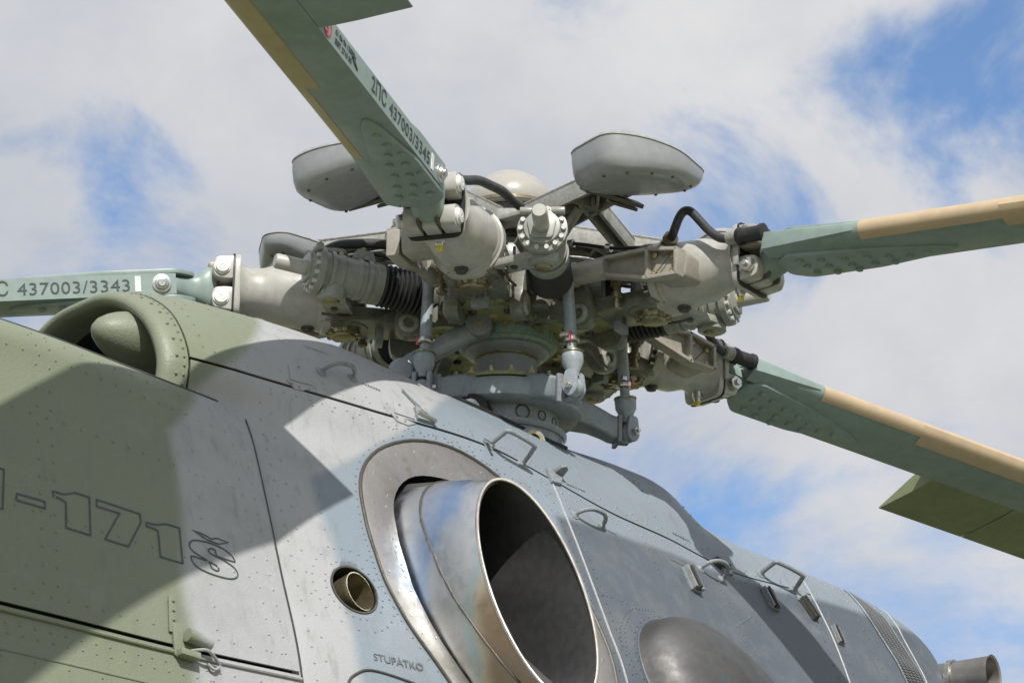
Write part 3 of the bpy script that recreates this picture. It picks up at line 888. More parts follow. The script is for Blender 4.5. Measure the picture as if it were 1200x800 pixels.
# -- step door outline at the bottom edge of the picture
stp = catmull(vec([on_hull(x, y, .001)[0] for x, y in ((405, 830), (408, 800), (418, 789), (435, 785), (470, 795), (500, 808), (512, 825), (520, 850))]), 6)
part('step_outline', MB().tube(stp, .0045, 8), 'hem_dark', heli)
# -- mesh grille
gr = MB(); GV0, GV1 = 2.15, 8.5
def gpt(s_, v, off):
    x0 = 1.50 + .02*(v-GV0); wid = min(1., (v-GV0)/.9)*.15
    return S(HS, x0+wid*s_, v)+SN(HS, x0+wid*s_, v)*off
NB = 60
gb_ = MB().loft([[gpt(s_, GV0+(GV1-GV0)*i/NB, .0015) for s_ in (0, .25, .5, .75, 1)] for i in range(NB+1)], closed=False)
gro = part('grille', gb_, 'void_black', heli, sharp=60)
for i in range(NB):
    v0 = GV0+(GV1-GV0)*i/NB; dv_ = (GV1-GV0)/NB*2.6
    for a_, b_ in ((0, 1), (1, 0)):
        gr.tube([gpt(a_+(b_-a_)*k/4, min(GV1, v0+dv_*k/4), .004) for k in range(5)], .0019, 4)
part('mesh_wires', gr, 'grille_wire', gro, kind='stuff')
part('frame', MB().tube([gpt(0, GV0+(GV1-GV0)*i/40, .003) for i in range(41)], .004, 6).tube([gpt(1, GV0+(GV1-GV0)*i/40, .003) for i in range(41)], .004, 6), 'hull_paint', gro)
# -- auxiliary exhaust stub behind the rear fairing
o_, d_ = pix_ray(1112, 797); pa = o_+d_*((2.03-o_.x)/d_.x)
o_, d_ = pix_ray(1150, 799); ax_d = Vector((.35, -1, .02)).normalized()
aux = part('auxiliary_exhaust', MB().lathe(pa-ax_d*.1, ax_d, [(0, .066), (.27, .070), (.28, .074), (.275, .066), (.1, .058), (.1, 0)], 32, False), 'plate_steel', heli, sharp=50)
part('clamp_band', MB().ring(pa+ax_d*.02, ax_d, .073, .006, .02, 32), 'steel', aux)

# -- outline lettering and emblem painted on the engine cowling
def ribbon(pts, w_, closed=True, sub=1, off=.0024):
    P = [on_hull(*p) for p in pts]
    V = [p+n*off for p, n in P]; NR = [n for p, n in P]
    if closed: V.append(V[0]); NR.append(NR[0])
    mb = MB()
    L_, Rr = [], []
    for i, v in enumerate(V):
        if closed: a_, b_ = V[i-1] if i else V[-2], V[i+1] if i < len(V)-1 else V[1]
        else: a_, b_ = V[max(0, i-1)], V[min(len(V)-1, i+1)]
        t1 = (v-a_).normalized() if (v-a_).length > 1e-6 else (b_-v).normalized()
        t2 = (b_-v).normalized() if (b_-v).length > 1e-6 else t1
        tn = (t1+t2); tn = tn.normalized() if tn.length > .2 else t1
        s_ = NR[i].cross(tn); k = 1/max(.45, math.sqrt(max(.01, (1+t1.dot(t2))/2)))
        L_.append(v+s_*w_/2*k); Rr.append(v-s_*w_/2*k)
    n_ = len(V)
    mb.add(L_+Rr, [(i, i+1, n_+i+1, n_+i) for i in range(n_-1)])
    return mb
def C2(L): return [(x/4, 500+y/4) for x, y in L]
def dense(L, closed=True):
    out = []; n_ = len(L)
    for i in range(n_ if closed else n_-1):
        a_, b_ = L[i], L[(i+1) % n_]; k = max(1, int(math.hypot(b_[0]-a_[0], b_[1]-a_[1])/8))
        out += [(a_[0]+(b_[0]-a_[0])*j/k, a_[1]+(b_[1]-a_[1])*j/k) for j in range(k)]
    if not closed: out.append(L[-1])
    return out
def smooth2(L, closed, sub=5):
    P = [Vector(p) for p in L]
    if closed: P = P[-2:]+P+P[:2]
    q = catmull(P, sub)
    if closed: q = q[2*sub:-2*sub-sub]
    return [(p.x, p.y) for p in q]
glyphs = [
 [(-160, 140), (-60, 175), (18, 200), (12, 385), (-80, 362), (-75, 240), (-160, 215)],
 [(78, 312), (210, 350), (210, 382), (75, 342)],
 [(248, 302), (300, 316), (350, 308), (418, 330), (424, 508), (310, 472), (308, 352), (280, 335), (250, 325)],
 [(453, 340), (655, 408), (660, 448), (602, 560), (492, 526), (560, 405), (453, 372)],
 [(685, 448), (725, 458), (780, 455), (840, 474), (856, 640), (752, 608), (740, 488), (720, 476), (687, 466)],
]
mk = MB()
for g in glyphs: mk.join(ribbon(dense(C2(g)), .0050))
part('lettering', mk, 'ink_blue', PAN['door', -1], label='dark blue outlined lettering ending in -171')
em = MB()
def C3(L): return [(176+x/8.571, 600+y/8.571) for x, y in L]
em.join(ribbon(dense(C3([(425, 180), (500, 210), (555, 235), (610, 270), (665, 262), (780, 305), (690, 320), (640, 305), (570, 278), (520, 245)])), .0042))
em.join(ribbon(C3(smooth2([(845, 500), (825, 450), (780, 402), (700, 352), (600, 312), (500, 288), (430, 283), (400, 302), (393, 338), (415, 378), (470, 422), (540, 465), (592, 498), (640, 522), (675, 548), (687, 575), (670, 587), (635, 575), (608, 548), (600, 515), (575, 490), (500, 465), (412, 440), (418, 485), (450, 532), (510, 575), (600, 615), (700, 648), (790, 667), (850, 664), (877, 635), (868, 598), (838, 555), (775, 508), (700, 462), (640, 435), (600, 410), (583, 385), (592, 368), (625, 368), (652, 388), (660, 430), (700, 455), (770, 478)], True, 4)), .0042))
part('emblem', em, 'ink_black', PAN['door', -1], label='dark outlined winged oval emblem beside the lettering')
def hull_text(s_, p0, p1, size, mat, parent, name='lettering', spacing=1.0):
    a_, na = on_hull(*p0); b_, nb = on_hull(*p1)
    n = (na+nb).normalized(); d = (b_-a_).normalized(); d = (d-n*d.dot(n)).normalized(); u = n.cross(d)
    me = text_mesh(s_, size, mat, .0006, spacing)
    w_ = max(v.co.x for v in me.vertices)
    M = Matrix((d*((b_-a_).length/w_), u, n)).transposed().to_4x4(); M.translation = a_+n*.0015
    return link(name, me, parent, M)
hull_text('STUPÁTKO', (438, 773), (496, 786), .036, 'ink_grey', PAN['exh', -1])
# faint illegible stencil dashes
sm = MB()
for p0, p1 in (((358, 406), (386, 416)), ((424, 449), (446, 458)), ((664, 567), (686, 576)), ((788, 624), (808, 634)), ((700, 616), (722, 626)), ((786, 655), (804, 664))):
    k = 7
    for i in range(k):
        a_ = (p0[0]+(p1[0]-p0[0])*i/k, p0[1]+(p1[1]-p0[1])*i/k); b_ = (p0[0]+(p1[0]-p0[0])*(i+.7)/k, p0[1]+(p1[1]-p0[1])*(i+.7)/k)
        sm.join(ribbon([a_, b_], .006*random.uniform(.6, 1.3), False))
part('stencil_marks', sm, 'ink_grey', PAN['roof', -1], kind='stuff')
# dark rubber edge where the roof opens around the mast
m = MB().tube([S(HS, -.42+.5*i/40, 1.55)+SN(HS, -.42+.5*i/40, 1.55)*.003 for i in range(41)], .009, 6)
part('seal_strip', m, 'rubber', heli)

# ------------------------------------------------------------------ rotor head, fixed about the mast
def rnd_outline(pts, r=.02, k=3):
    """round the corners of a 2-D outline"""
    out = []; n = len(pts)
    for i in range(n):
        p = Vector(pts[i]); a = (Vector(pts[i-1])-p); b = (Vector(pts[(i+1) % n])-p)
        q = min(r, a.length*.45, b.length*.45); a = p+a.normalized()*q; b = p+b.normalized()*q
        for j in range(k+1):
            t = j/k; v = a*(1-t)**2+p*2*t*(1-t)+b*t*t; out.append((v.x, v.y))
    return out
Zax = (0, 0, 1)
part('mast', MB().lathe((0, 0, -.9), Zax, [(0, .085), (.62, .085)], 32), 'link_blue', heli)
boot = part('mast_boot', MB().lathe((0, 0, -.50), Zax, [(0, .106), (.160, .106), (.166, .112), (.172, .126), (.178, .138), (.188, .146), (.197, .146), (.20, .12)], 48), 'link_blue', heli, bev=0)
part('seal_ring', MB().ring((0, 0, -.337), Zax, .110, .010, .008, 48), 'tarnished_brass', boot)
collar = part('mast_collar', MB().lathe((0, 0, -.308), Zax, [(0, .14), (.004, .160), (.016, .164), (.018, .174), (.085, .174), (.09, .165)], 48), 'collar_teal', heli, bev=0)
for k in range(10):
    a = k*2*math.pi/10+.2; d = Vector((math.cos(a), math.sin(a), 0))
    part('bolt', MB().hexa(d*.167+Vector((0, 0, -.262)), d*.186+Vector((0, 0, -.262)), .010), 'cadmium', collar, key=None)
    if k % 2 == 0: part('clamp_block', MB().box(d*.170+Vector((0, 0, -.258)), (.012, .07, .066), RZ(a)), 'collar_teal', collar, bev=.003)
hub = part('rotor_hub', MB().lathe((0, 0, -.25), Zax, [(0, .15), (.008, .18), (.02, .18), (.05, .155), (.14, .145), (.20, .15), (.235, .16), (.27, .14), (.36, .13), (.40, .15), (.42, .15)], 48), 'hub_paint', heli, label='grey-green rotor hub with five pairs of lugs')
star = MB(); pts = []
for k in range(5):
    a0 = -69.9+72*k
    for da, r in ((-36, .235), (-24, .25), (-17, .34), (-9, .395), (9, .395), (17, .34), (24, .25)):
        a = R(a0+da); pts.append((r*math.cos(a), r*math.sin(a)))
star.prism(pts, (0, 0, -.243), (1, 0, 0), (0, 1, 0), .024)
part('hub_plate', star, 'primer_green', hub, bev=.004)
for k in range(5):
    for da, r, q in ((-12, .30, .016), (12, .30, .016), (0, .24, .02), (-30, .215, .013), (30, .215, .013)):
        a = R(-69.9+72*k+da); c = Vector((r*math.cos(a), r*math.sin(a), -.257))
        part('nut', MB().lathe(c-Vector((0, 0, .012)), Zax, [(0, q*.5), (.002, q*.8), (.014, q)], 8), 'dark_steel' if da else 'cadmium', hub, key=('hubnut', k, da))

# top: pentagon frame, dome and five pendulum absorbers
cap = part('dome_cap', MB().lathe((0, 0, .215), Zax, [(0, .150), (.012, .158), (.045, .158), (.07, .150), (.10, .130), (.125, .104), (.145, .07), (.154, .035), (.157, 0)], 56), 'dome_paint', heli, sharp=40, label='smooth beige dome cap on top of the rotor head')
part('rim_band', MB().ring((0, 0, .226), Zax, .157, .006, .012, 56), 'tarnished_brass', cap)
part('neck', MB().lathe((0, 0, .08), Zax, [(0, .15), (.05, .12), (.13, .13)], 40), 'dark_steel', cap)
POD_A = [-95.+72*k for k in range(5)]
frame = part('absorber_frame', MB().lathe((0, 0, .11), Zax, [(0, .17), (.01, .2), (.05, .2), (.06, .17)], 40), 'frame_grey', heli, label='beige pentagonal frame carrying the absorbers')
def i_beam(mb, a, b, w0, w1, h, zt):
    a, b = Vector(a), Vector(b); d = (b-a).normalized(); s = Vector((0, 0, 1)).cross(d)
    for z, th in ((zt, .014), ):
        mb.add([a-s*w0/2+Vector((0, 0, z)), a+s*w0/2+Vector((0, 0, z)), b+s*w1/2+Vector((0, 0, z)), b-s*w1/2+Vector((0, 0, z)),
                a-s*w0/2+Vector((0, 0, z-th)), a+s*w0/2+Vector((0, 0, z-th)), b+s*w1/2+Vector((0, 0, z-th)), b-s*w1/2+Vector((0, 0, z-th))],
               [(0, 1, 2, 3), (7, 6, 5, 4), (0, 4, 5, 1), (1, 5, 6, 2), (2, 6, 7, 3), (3, 7, 4, 0)])
    for q in (-1, 1):
        p = [a+s*q*w0/2, b+s*q*w1/2, b+s*q*(w1/2-.014), a+s*q*(w0/2-.014)]
        mb.add([v+Vector((0, 0, zt-.002)) for v in p]+[v+Vector((0, 0, zt-h)) for v in p], [(0, 1, 2, 3), (7, 6, 5, 4), (0, 4, 5, 1), (1, 5, 6, 2), (2, 6, 7, 3), (3, 7, 4, 0)])
    return mb
for k, pa in enumerate(POD_A):
    a = R(pa); M = RZ(a)
    arm = part('arm', i_beam(MB(), (.15, 0, 0), (.74, 0, 0), .17, .12, .075, .175), 'frame_grey', frame, M, key='pod_arm', bev=.002)
    def ribs():
        mb = MB()
        for x in (.30, .45, .60): mb.box((x, 0, .133), (.012, .13, .06))
        mb.box((.375, 0, .13), (.19, .010, .055), RZ(.65)); mb.box((.525, 0, .13), (.18, .010, .055), RZ(-.6))
        return mb
    part('ribs', ribs, 'frame_grey', frame, M, key='pod_ribs', bev=.0015)
    c0, c1 = Vector((.46*math.cos(a), .46*math.sin(a), 0)), Vector((.46*math.cos(a+R(72)), .46*math.sin(a+R(72)), 0))
    if k != 4: part('chord_beam', i_beam(MB(), c0, c1, .06, .06, .06, .16), 'frame_grey', frame, bev=.002)
    part('brace', MB().tube([M @ Vector((.42, 0, .11)), M @ Vector((.24, 0, -.02))], .018, 8), 'frame_grey', frame)
    part('gusset', MB().prism([(.16, -.03), (.34, .13), (.16, .13)], (0, 0, 0), (1, 0, 0), (0, 0, 1), .016), 'frame_grey', frame, M, key='gusset', bev=.001)
    pm_ = MB(); pt_ = MB()
    # pod: blunt in front, tapering behind; flat belly, shallow crown, seam near the top
    plan = rnd_outline([(-.13, -.235), (.125, -.245), (.172, -.10), (.158, .06), (.055, .258), (-.03, .262), (-.125, .10), (-.155, -.06)], .07, 5)
    def pod_loop(sc, z):
        out = []
        for px_, py_ in plan:
            yy = py_*sc
            tp = 1-.58*min(1, max(0, (yy+.15)/.41))       # thins out towards the trailing tip
            out.append(Vector((.80+px_*sc*.95, yy*.94-.03, .150+(z-.182)*tp)))
        return out
    lower = [pod_loop(s, z) for s, z in ((.03, .058), (.45, .058), (.72, .062), (.85, .070), (.93, .086), (.975, .115), (.995, .152), (1.0, .188))]
    upper = [pod_loop(s, z) for s, z in ((1.004, .189), (1.0, .194), (.96, .204), (.86, .215), (.68, .224), (.44, .229), (.2, .231), (.03, .232))]
    lab = {0: 'grey absorber pod on the frame nearest the camera', 1: 'absorber pod behind the beige sleeve of the blade pointing to the tail side'}.get(k)
    pod = part('absorber_pod', lambda: pm_.loft(lower), 'pod_grey', heli, M, key='pod_low', sharp=60)
    part('pod_cover', lambda: pt_.loft(upper), 'pod_top', pod, M, key='pod_up', sharp=60)
    part('seam', lambda: MB().tube(pod_loop(1.004, .1885), .0018, 6, True), 'tarnished_brass', pod, M, key='pod_seam')
    def screws():
        mb = MB(); lp = pod_loop(.975, .192)
        for q in range(0, len(lp), 12): mb.lathe(lp[q], Zax, [(0, .005), (.003, .004), (.004, .002)], 8)
        lw = pod_loop(.80, .066)
        for q in range(1, len(lw), 5): mb.lathe(lw[q]-Vector((0, 0, .004)), Zax, [(0, .004), (.003, .006), (.007, .006)], 8)
        return mb
    part('screws', screws, 'dark_steel', pod, M, key='pod_screws', kind='stuff')
    part('clamp', lambda: MB().box((.672, -.05, .055), (.05, .24, .016), RY(.6)).box((.662, .0, .040), (.024, .12, .012), RY(.6)), 'dark_steel', pod, M, key='pod_clamp', bev=.003)
    part('pivot', lambda: MB().cyl((.70, -.06, .125), (.70, .06, .125), .04, 16), 'dark_steel', pod, M, key='pod_pivot')

# swashplate
sw = part('swashplate', MB().lathe((0, 0, -.63), Zax, [(0, .15), (.0, .205), (.010, .213), (.02, .213), (.023, .186), (.078, .186), (.08, .205), (.092, .205), (.095, .19)], 56), 'link_blue', heli, sharp=40, label='blue-grey rotating swashplate below the hub')
part('outer_ring', MB().lathe((0, 0, -.555), Zax, [(0, .19), (0, .245), (.012, .262), (.055, .268), (.075, .258), (.082, .24), (.086, .13)], 56), 'link_blue', sw, sharp=40)
part('bolt_flange', MB().ring((0, 0, -.464), Zax, .215, .07, .012, 56), 'primer_green', sw)
for k in range(20):
    a = 2*math.pi*k/20; d = Vector((math.cos(a), math.sin(a), 0))
    part('stud', lambda: MB().hexa((.226, 0, -.460), (.226, 0, -.442), .0115).cyl((.226, 0, -.442), (.226, 0, -.430), .006, 8), 'cadmium', sw, RZ(a), key='stud')
low = part('gimbal_ring', MB().lathe((0, 0, -.73), Zax, [(0, .14), (0, .20), (.015, .222), (.05, .226), (.06, .21), (.09, .205), (.11, .19)], 56), 'link_blue', heli, sharp=40)
for pa, z, r in ((-112, -.580, .027), (-88, -.580, .019), (-66, -.585, .018), (-40, -.585, .018), (-20, -.58, .027)):
    a = R(pa); d = Vector((math.cos(a), math.sin(a), 0)); c = d*.178+Vector((0, 0, z))
    part('port', MB().lathe(c-d*.02, d, [(0, r), (.028, r), (.03, r*.8), (.012, r*.75), (.012, 0)], 20, False), 'dark_steel', low)
c, = [hv(-.115, -.225, -.60)]
d = (hv(0, -1, -.05)-hv(.25, 0, 0)).normalized()
tr = part('trunnion', MB().cyl(c-d*.10, c+d*.02, .06, 24), 'rubber', low, bev=.006)
part('castle_nut', MB().lathe(c+d*.018, d, [(0, .036), (.018, .036), (.02, .02), (.005, .018), (.005, 0)], 12, False), 'steel', tr)
c = hv(.09, -.262, -.715); d = (hv(0, -1, -.05)+hv(.3, 0, 0)).normalized()
tr = part('trunnion', MB().cyl(c-d*.10, c, .05, 24), 'link_blue', low, bev=.006)
part('castle_nut', MB().lathe(c-d*.002, d, [(0, .033), (.03, .033), (.032, .02), (.005, .018), (.005, 0)], 14, False), 'cadmium', tr)

# drag link of the rotating swashplate: collar to swashplate
def link_bar(name, a, b, r, mat, parent, label=None):
    a, b = Vector(a), Vector(b); d = (b-a).normalized()
    return part(name, MB().lathe(a, d, [(0, r*.8), (.03, r), ((b-a).length-.04, r*.95), ((b-a).length, r*.75)], 20), mat, parent, label=label)
s0, s1 = hv(-.10, -.20, -.285), hv(-.36, -.24, -.455)
dl = link_bar('drag_link', s0, s1, .036, 'link_blue', heli)
part('end_cap', MB().cyl(s0-hv(0, .045, 0), s0+hv(0, .03, 0), .046, 20), 'fitting_grey', dl, bev=.004)
part('end_eye', MB().cyl(s1+hv(-.0, -.05, -.02), s1+hv(0, .05, -.02), .042, 20), 'link_blue', dl, bev=.004)
part('cotter', MB().box(s0-hv(0, .048, 0), (.03, .006, .008), RZ(-.7)), 'cadmium', dl)

# ------------------------------------------------------------------ the five arms
ARMS = {  # azimuth, lag, droop, pitch (degrees)
 'A': (-141.9, 6.3, -3.1, 1.0), 'B': (146.1, -2.0, 6.6, 3.0), 'C': (-69.9, 5.0, 3.6, 3.0), 'D': (2.1, 3.25, 2.4, 16.5), 'E': (74.1, 1.0, 5.0, 6.0)}
ZS = -.14
EX, EZ, EY = (1, 0, 0), (0, 0, 1), (0, 1, 0)

def lug_mb(s):
    o = rnd_outline([(.10, -.03), (.26, -.05), (.35, -.10), (.385, -.18), (.41, -.25), (.40, -.31), (.33, -.32), (.27, -.265), (.10, -.262)], .035)
    return MB().prism(o, (0, s*.112, 0), EX, EZ, .046)
def bush_mb(s):
    return MB().lathe((.358, s*.128, -.265), (0, s, 0), [(0, .036), (.014, .036), (.018, .030), (.018, .020), (-.02, .018), (-.02, 0)], 24, False)
def bracket_mb():
    mb = MB()
    o = rnd_outline([(.22, -.07), (.48, -.10), (.62, -.10), (.665, -.06), (.665, .06), (.62, .10), (.48, .10), (.22, .07)], .03)
    mb.prism(o, (0, 0, -.225), EX, EY, .05)
    mb.prism(rnd_outline([(.24, -.06), (.50, -.075), (.63, -.08), (.63, .08), (.50, .075), (.24, .06)], .02), (0, 0, -.075), EX, EY, .05)
    mb.box((.33, -.055, -.14), (.16, .035, .13)); mb.box((.33, .055, -.14), (.16, .035, .13))
    return mb
def lag_mb():
    return MB().lathe((.575, 0, -.258), Zax, [(0, .07), (.004, .085), (.05, .088), (.07, .08), (.18, .078), (.20, .088), (.225, .085), (.23, .05), (.245, .045)], 32)
def lagnut_mb():
    mb = MB().lathe((.575, 0, -.290), Zax, [(0, .030), (.004, .044), (.012, .046), (.014, .054), (.026, .056), (.03, .064), (.034, .064)], 32)
    return mb
def teeth_mb():
    mb = MB()
    for k in range(10):
        a = k*math.pi/5; mb.box((.575+.053*math.cos(a), .053*math.sin(a), -.272), (.018, .016, .016), RZ(a))
    return mb
def stop_mb():
    return MB().prism([(-.032, -.035), (.032, -.035), (.032, 0), (.022, .0), (.022, .06), (.014, .06), (.014, -.005), (-.014, -.005), (-.014, .06), (-.022, .06), (-.022, 0), (-.032, 0)], (.45, 0, -.268), EY, EZ, .026)
def pin_mb():
    return MB().lathe((.30, -.15, -.155), EY, [(0, .035), (.006, .05), (.016, .05), (.02, .06), (.28, .06), (.284, .05), (.294, .05), (.30, .035)], 24)
def sleeve_mb():
    return MB().lathe((0, 0, ZS), EX, [(.585, .06), (.59, .112), (.622, .112), (.624, .130), (.652, .130), (.656, .123), (.668, .121), (.672, .118), (.735, .1145), (.742, .113), (.80, .110), (.825, .102), (.86, .090), (.875, .087), (.915, .087), (.935, .096), (.948, .110)], 56)
def tooth_ring_mb():
    return MB().lathe((0, 0, ZS), EX, [(.600, .10), (.602, .122), (.624, .122), (.625, .10)], 56, False)
def ringbolts_mb():
    mb = MB()
    for k in range(30):
        a = 2*math.pi*k/30; y, z = .1245*math.cos(a), ZS+.1245*math.sin(a)
        mb.hexa((.603, y, z), (.621, y, z), .0062)
    return mb
def fork_flange_mb():
    o = rnd_outline([(-.092, -.112), (.092, -.112), (.10, -.03), (.10, .03), (.092, .112), (-.092, .112), (-.10, .03), (-.10, -.03)], .03)
    return MB().prism(o, (.957, 0, ZS), EY, EZ, .022)
def fork_lug_mb(zc):
    s = 1 if zc > ZS else -1
    mb = MB()
    for y in (-.064, 0, .064):
        o = rnd_outline([(.962, -.040*s), (1.0, -.042*s), (1.038, -.036*s), (1.046, .0), (1.036, .036*s), (.962, .044*s)], .014)
        mb.prism(o if s > 0 else o[::-1], (0, y, zc), EX, EZ, .052)
    return mb
def finger_mb():
    mb = MB()
    for zc in (.057, -.057):
        for y in (-.032, .032):
            o = rnd_outline([(-.045, -.034), (.0, -.036), (.03, -.03), (.03, .03), (.0, .036), (-.045, .034)], .012)
            mb.prism(o, (0, y, zc), EX, EZ, .0118)
    return mb
def gasket_mb():
    o = rnd_outline([(-.094, -.114), (.094, -.114), (.102, 0), (.094, .114), (-.094, .114), (-.102, 0)], .03)
    return MB().prism(o, (.971, 0, ZS), EY, EZ, .007)
def forkbolt_mb(zc): return MB().cyl((1.012, -.115, zc), (1.012, .098, zc), .017, 16)
def forkhead_mb(zc): return MB().lathe((1.012, .088, zc), EY, [(0, .029), (.007, .029), (.009, .024), (.016, .023), (.018, .006), (.014, 0)], 24)
def forknut_mb(zc): return MB().hexa((1.012, -.092, zc), (1.012, -.118, zc), .026).cyl((1.012, -.118, zc), (1.012, -.132, zc), .012, 10)
def drain_mb(): return MB().lathe((.925, 0, -.262), Zax, [(0, .013), (.012, .015), (.014, .019), (.04, .019)], 16)
def draincap_mb(): return MB().lathe((.925, 0, -.278), Zax, [(0, .006), (.003, .010), (.017, .010)], 14)
def plug_mb(): return MB().lathe((.70, 0, -.274), Zax, [(0, .010), (.003, .018), (.010, .018), (.012, .024), (.02, .024)], 14)
def pad_mb():
    o = rnd_outline([(.68, -.20), (.70, -.215), (.81, -.225), (.825, -.14), (.80, -.115), (.69, -.095)], .02)
    return MB().prism(o, (0, -.125, 0), EX, EZ, .10)
def horn_mb():
    mb = MB()
    top = [(.515, -.112), (.69, -.114), (.805, -.136)]; bot = [(.515, -.172), (.69, -.218), (.805, -.222)]
    mb.prism([top[0], top[1], top[2], bot[2], bot[1], bot[0]], (0, -.192, 0), EX, EZ, .016)
    def bar(p, q, w=.013):
        p, q = Vector((p[0], 0, p[1])), Vector((q[0], 0, q[1])); d = q-p
        mb.box((p+q)/2+Vector((0, -.205, 0)), (d.length+w, .046, w), RY(-math.atan2(d.z, d.x)))
    for p, q in ((top[0], top[1]), (top[1], top[2]), (bot[0], bot[1]), (bot[1], bot[2]), (top[2], bot[2]), (top[1], bot[1]), (top[0], bot[0])): bar(p, q)
    return mb
def stub_mb():
    return MB().lathe((.522, -.205, -.142), (-1, 0, 0), [(0, .036), (.01, .040), (.12, .039), (.128, .039), (.130, .043), (.145, .043), (.148, .03)], 28)
def clevis_mb():
    mb = MB()
    for s in (-1, 1):
        mb.prism(rnd_outline([(.325, -.175), (.372, -.18), (.378, -.11), (.35, -.115), (.325, -.13)], .018), (0, -.205+s*.026, 0), EX, EZ, .014)
    mb.cyl((.35, -.245, -.15), (.35, -.165, -.15), .013, 14)
    return mb
LT, LB = Vector((.350, -.205, -.15)), Vector((.385, -.21, -.560))
LD = (LB-LT).normalized(); LL = (LB-LT).length
def plink_mb(): return MB().lathe(LT, LD, [(-.02, .018), (-.012, .022), (.03, .023), (.04, .020), (LL*.56, .0205), (LL*.56+.004, .017)], 24)
def plinkeye_mb(): return MB().cyl(LT+Vector((0, -.02, 0)), LT+Vector((0, .02, 0)), .028, 20)
def plinkcollar_mb(): return MB().lathe(LT+LD*(LL*.545), LD, [(0, .024), (.003, .028), (.018, .028), (.021, .024)], 20).box(LT+LD*(LL*.53)+Vector((-.02, -.02, 0)), (.02, .012, .014))
def plinkrod_mb(): return MB().lathe(LT+LD*(LL*.56), LD, [(0, .0155), (LL*.13, .0155)], 20)
def plinkcup_mb(): return MB().lathe(LT+LD*(LL*.68), LD, [(-.03, .0165), (0, .0175), (.003, .034), (.012, .038), (.042, .037), (.075, .021), (.092, .020)], 24)
def plinkring_mb(): return MB().ring(LT+LD*(LL*.69), LD, .037, .006, .006, 24)
def plinkend_mb():
    mb = MB().sphere(LB, .034, 16, 10)
    for s in (-1, 1): mb.prism(rnd_outline([(-.02, .06), (.02, .06), (.03, -.01), (.012, -.034), (-.012, -.034), (-.03, -.01)], .015), LB+Vector((0, s*.026, 0)), EX, EZ, .014)
    return mb
def plinkpin_mb(): return MB().hexa(LB+Vector((0, -.05, 0)), LB+Vector((0, .05, 0)), .013).cyl(LB+Vector((0, -.062, 0)), LB+Vector((0, -.05, 0)), .007, 8)
def swarm_mb():
    a = math.atan2(LB.y, LB.x); rad = math.hypot(LB.x, LB.y)
    d = Vector((math.cos(a), math.sin(a), 0)); s = Vector((-d.y, d.x, 0))
    secs = []
    for r, z, w, h in ((.19, -.507, .16, .082), (.25, -.510, .13, .086), (.30, -.518, .105, .086), (.345, -.535, .088, .085), (rad-.065, -.548, .082, .085), (rad-.045, -.552, .082, .082)):
        c = d*r+Vector((0, 0, z))
        o = rnd_outline([(-w/2, -h/2), (w/2, -h/2), (w/2, h/2), (-w/2, h/2)], .016)
        secs.append([c+s*x+Vector((0, 0, y)) for x, y in o])
    return MB().loft(secs)
def swtip_mb():
    a = math.atan2(LB.y, LB.x); rad = math.hypot(LB.x, LB.y)
    d = Vector((math.cos(a), math.sin(a), 0)); c = d*(rad-.03)+Vector((0, 0, -.555))
    M = RZ(a)
    mb = MB().box(c-d*.008, (.014, .092, .10), M)
    for z in (-.04, .04): mb.box(c+d*.012+Vector((0, 0, z)), (.04, .03, .012), M)
    return mb
# lag damper
DA, DB = Vector((.325, .195, -.178)), Vector((.848, .315, -.135))
DD = (DB-DA).normalized(); DL = (DB-DA).length
def damp_mb():
    return MB().lathe(DA, DD, [(.155, .05), (.158, .072), (.185, .074), (.19, .069), (.235, .069), (.238, .073), (.25, .073), (.253, .069), (.30, .069), (.303, .073), (.315, .073), (.318, .070), (.372, .070), (.375, .084), (.397, .084), (.40, .066), (.415, .06), (.418, .045)], 40)
def bellows_mb():
    pr_ = [(-.01, .05)]
    for k in range(9):
        t = .002+k*.0175; pr_ += [(t, .062), (t+.004, .073), (t+.008, .076), (t+.012, .073), (t+.0165, .062)]
    return MB().lathe(DA, DD, pr_+[(.162, .06)], 36)
def drod_mb(): return MB().lathe(DA+DD*.41, DD, [(0, .036), (.012, .036), (.014, .027), (DL-.418, .0265), (DL-.41, .022)], 24)
def dcap_mb():
    mb = MB(); e1 = DD.cross(Vector(Zax)).normalized(); e2 = e1.cross(DD).normalized()
    mb.prism(rnd_outline([(-.036, -.045), (.036, -.045), (.05, .02), (.03, .055), (-.03, .055), (-.05, .02)], .012), DA+DD*.412, e1, e2, .03)
    for s in (-1, 1): mb.cyl(DA+DD*.405+e1*(s*.03)+e2*.062, DA+DD*.405+e1*(s*.075)+e2*.062, .014, 12)
    return mb
def dbolt_mb(): return MB().cyl((.072, 0, 0), (.072, 0, .022), .0085, 8)
DFR = Matrix((DD.cross(Vector(Zax)).normalized(), DD.cross(Vector(Zax)).normalized().cross(-DD), DD)).transposed().to_4x4()
DFR.translation = DA+DD*.388
def dlug_mb():
    """fitting on top of the damper body"""
    return MB().prism([(-.04, 0), (.04, 0), (.028, .04), (-.028, .04)], DA+DD*.22+Vector((0, 0, .066)), DD, Zax, .05)
DP = DA+DD*.33
def dbr_mb(z, th, k=1):
    o = rnd_outline([(.53, .03), (.62, .03), (DP.x+.045, DP.y-.03), (DP.x+.045, DP.y+.04*k), (DP.x-.04, DP.y+.045*k), (DP.x-.05, DP.y-.03)], .025)
    return MB().prism(o, (0, 0, z), EX, EY, th)
def dbrnut_mb(): return MB().lathe((DP.x, DP.y, -.262), Zax, [(0, .02), (.003, .028), (.010, .030), (.012, .036), (.02, .036)], 20)
def dbrbolts_mb():
    mb = MB()
    for x, y in ((.60, .10), (.625, .16), (.575, .10)): mb.hexa((x, y, -.205), (x, y, -.243), .012)
    return mb
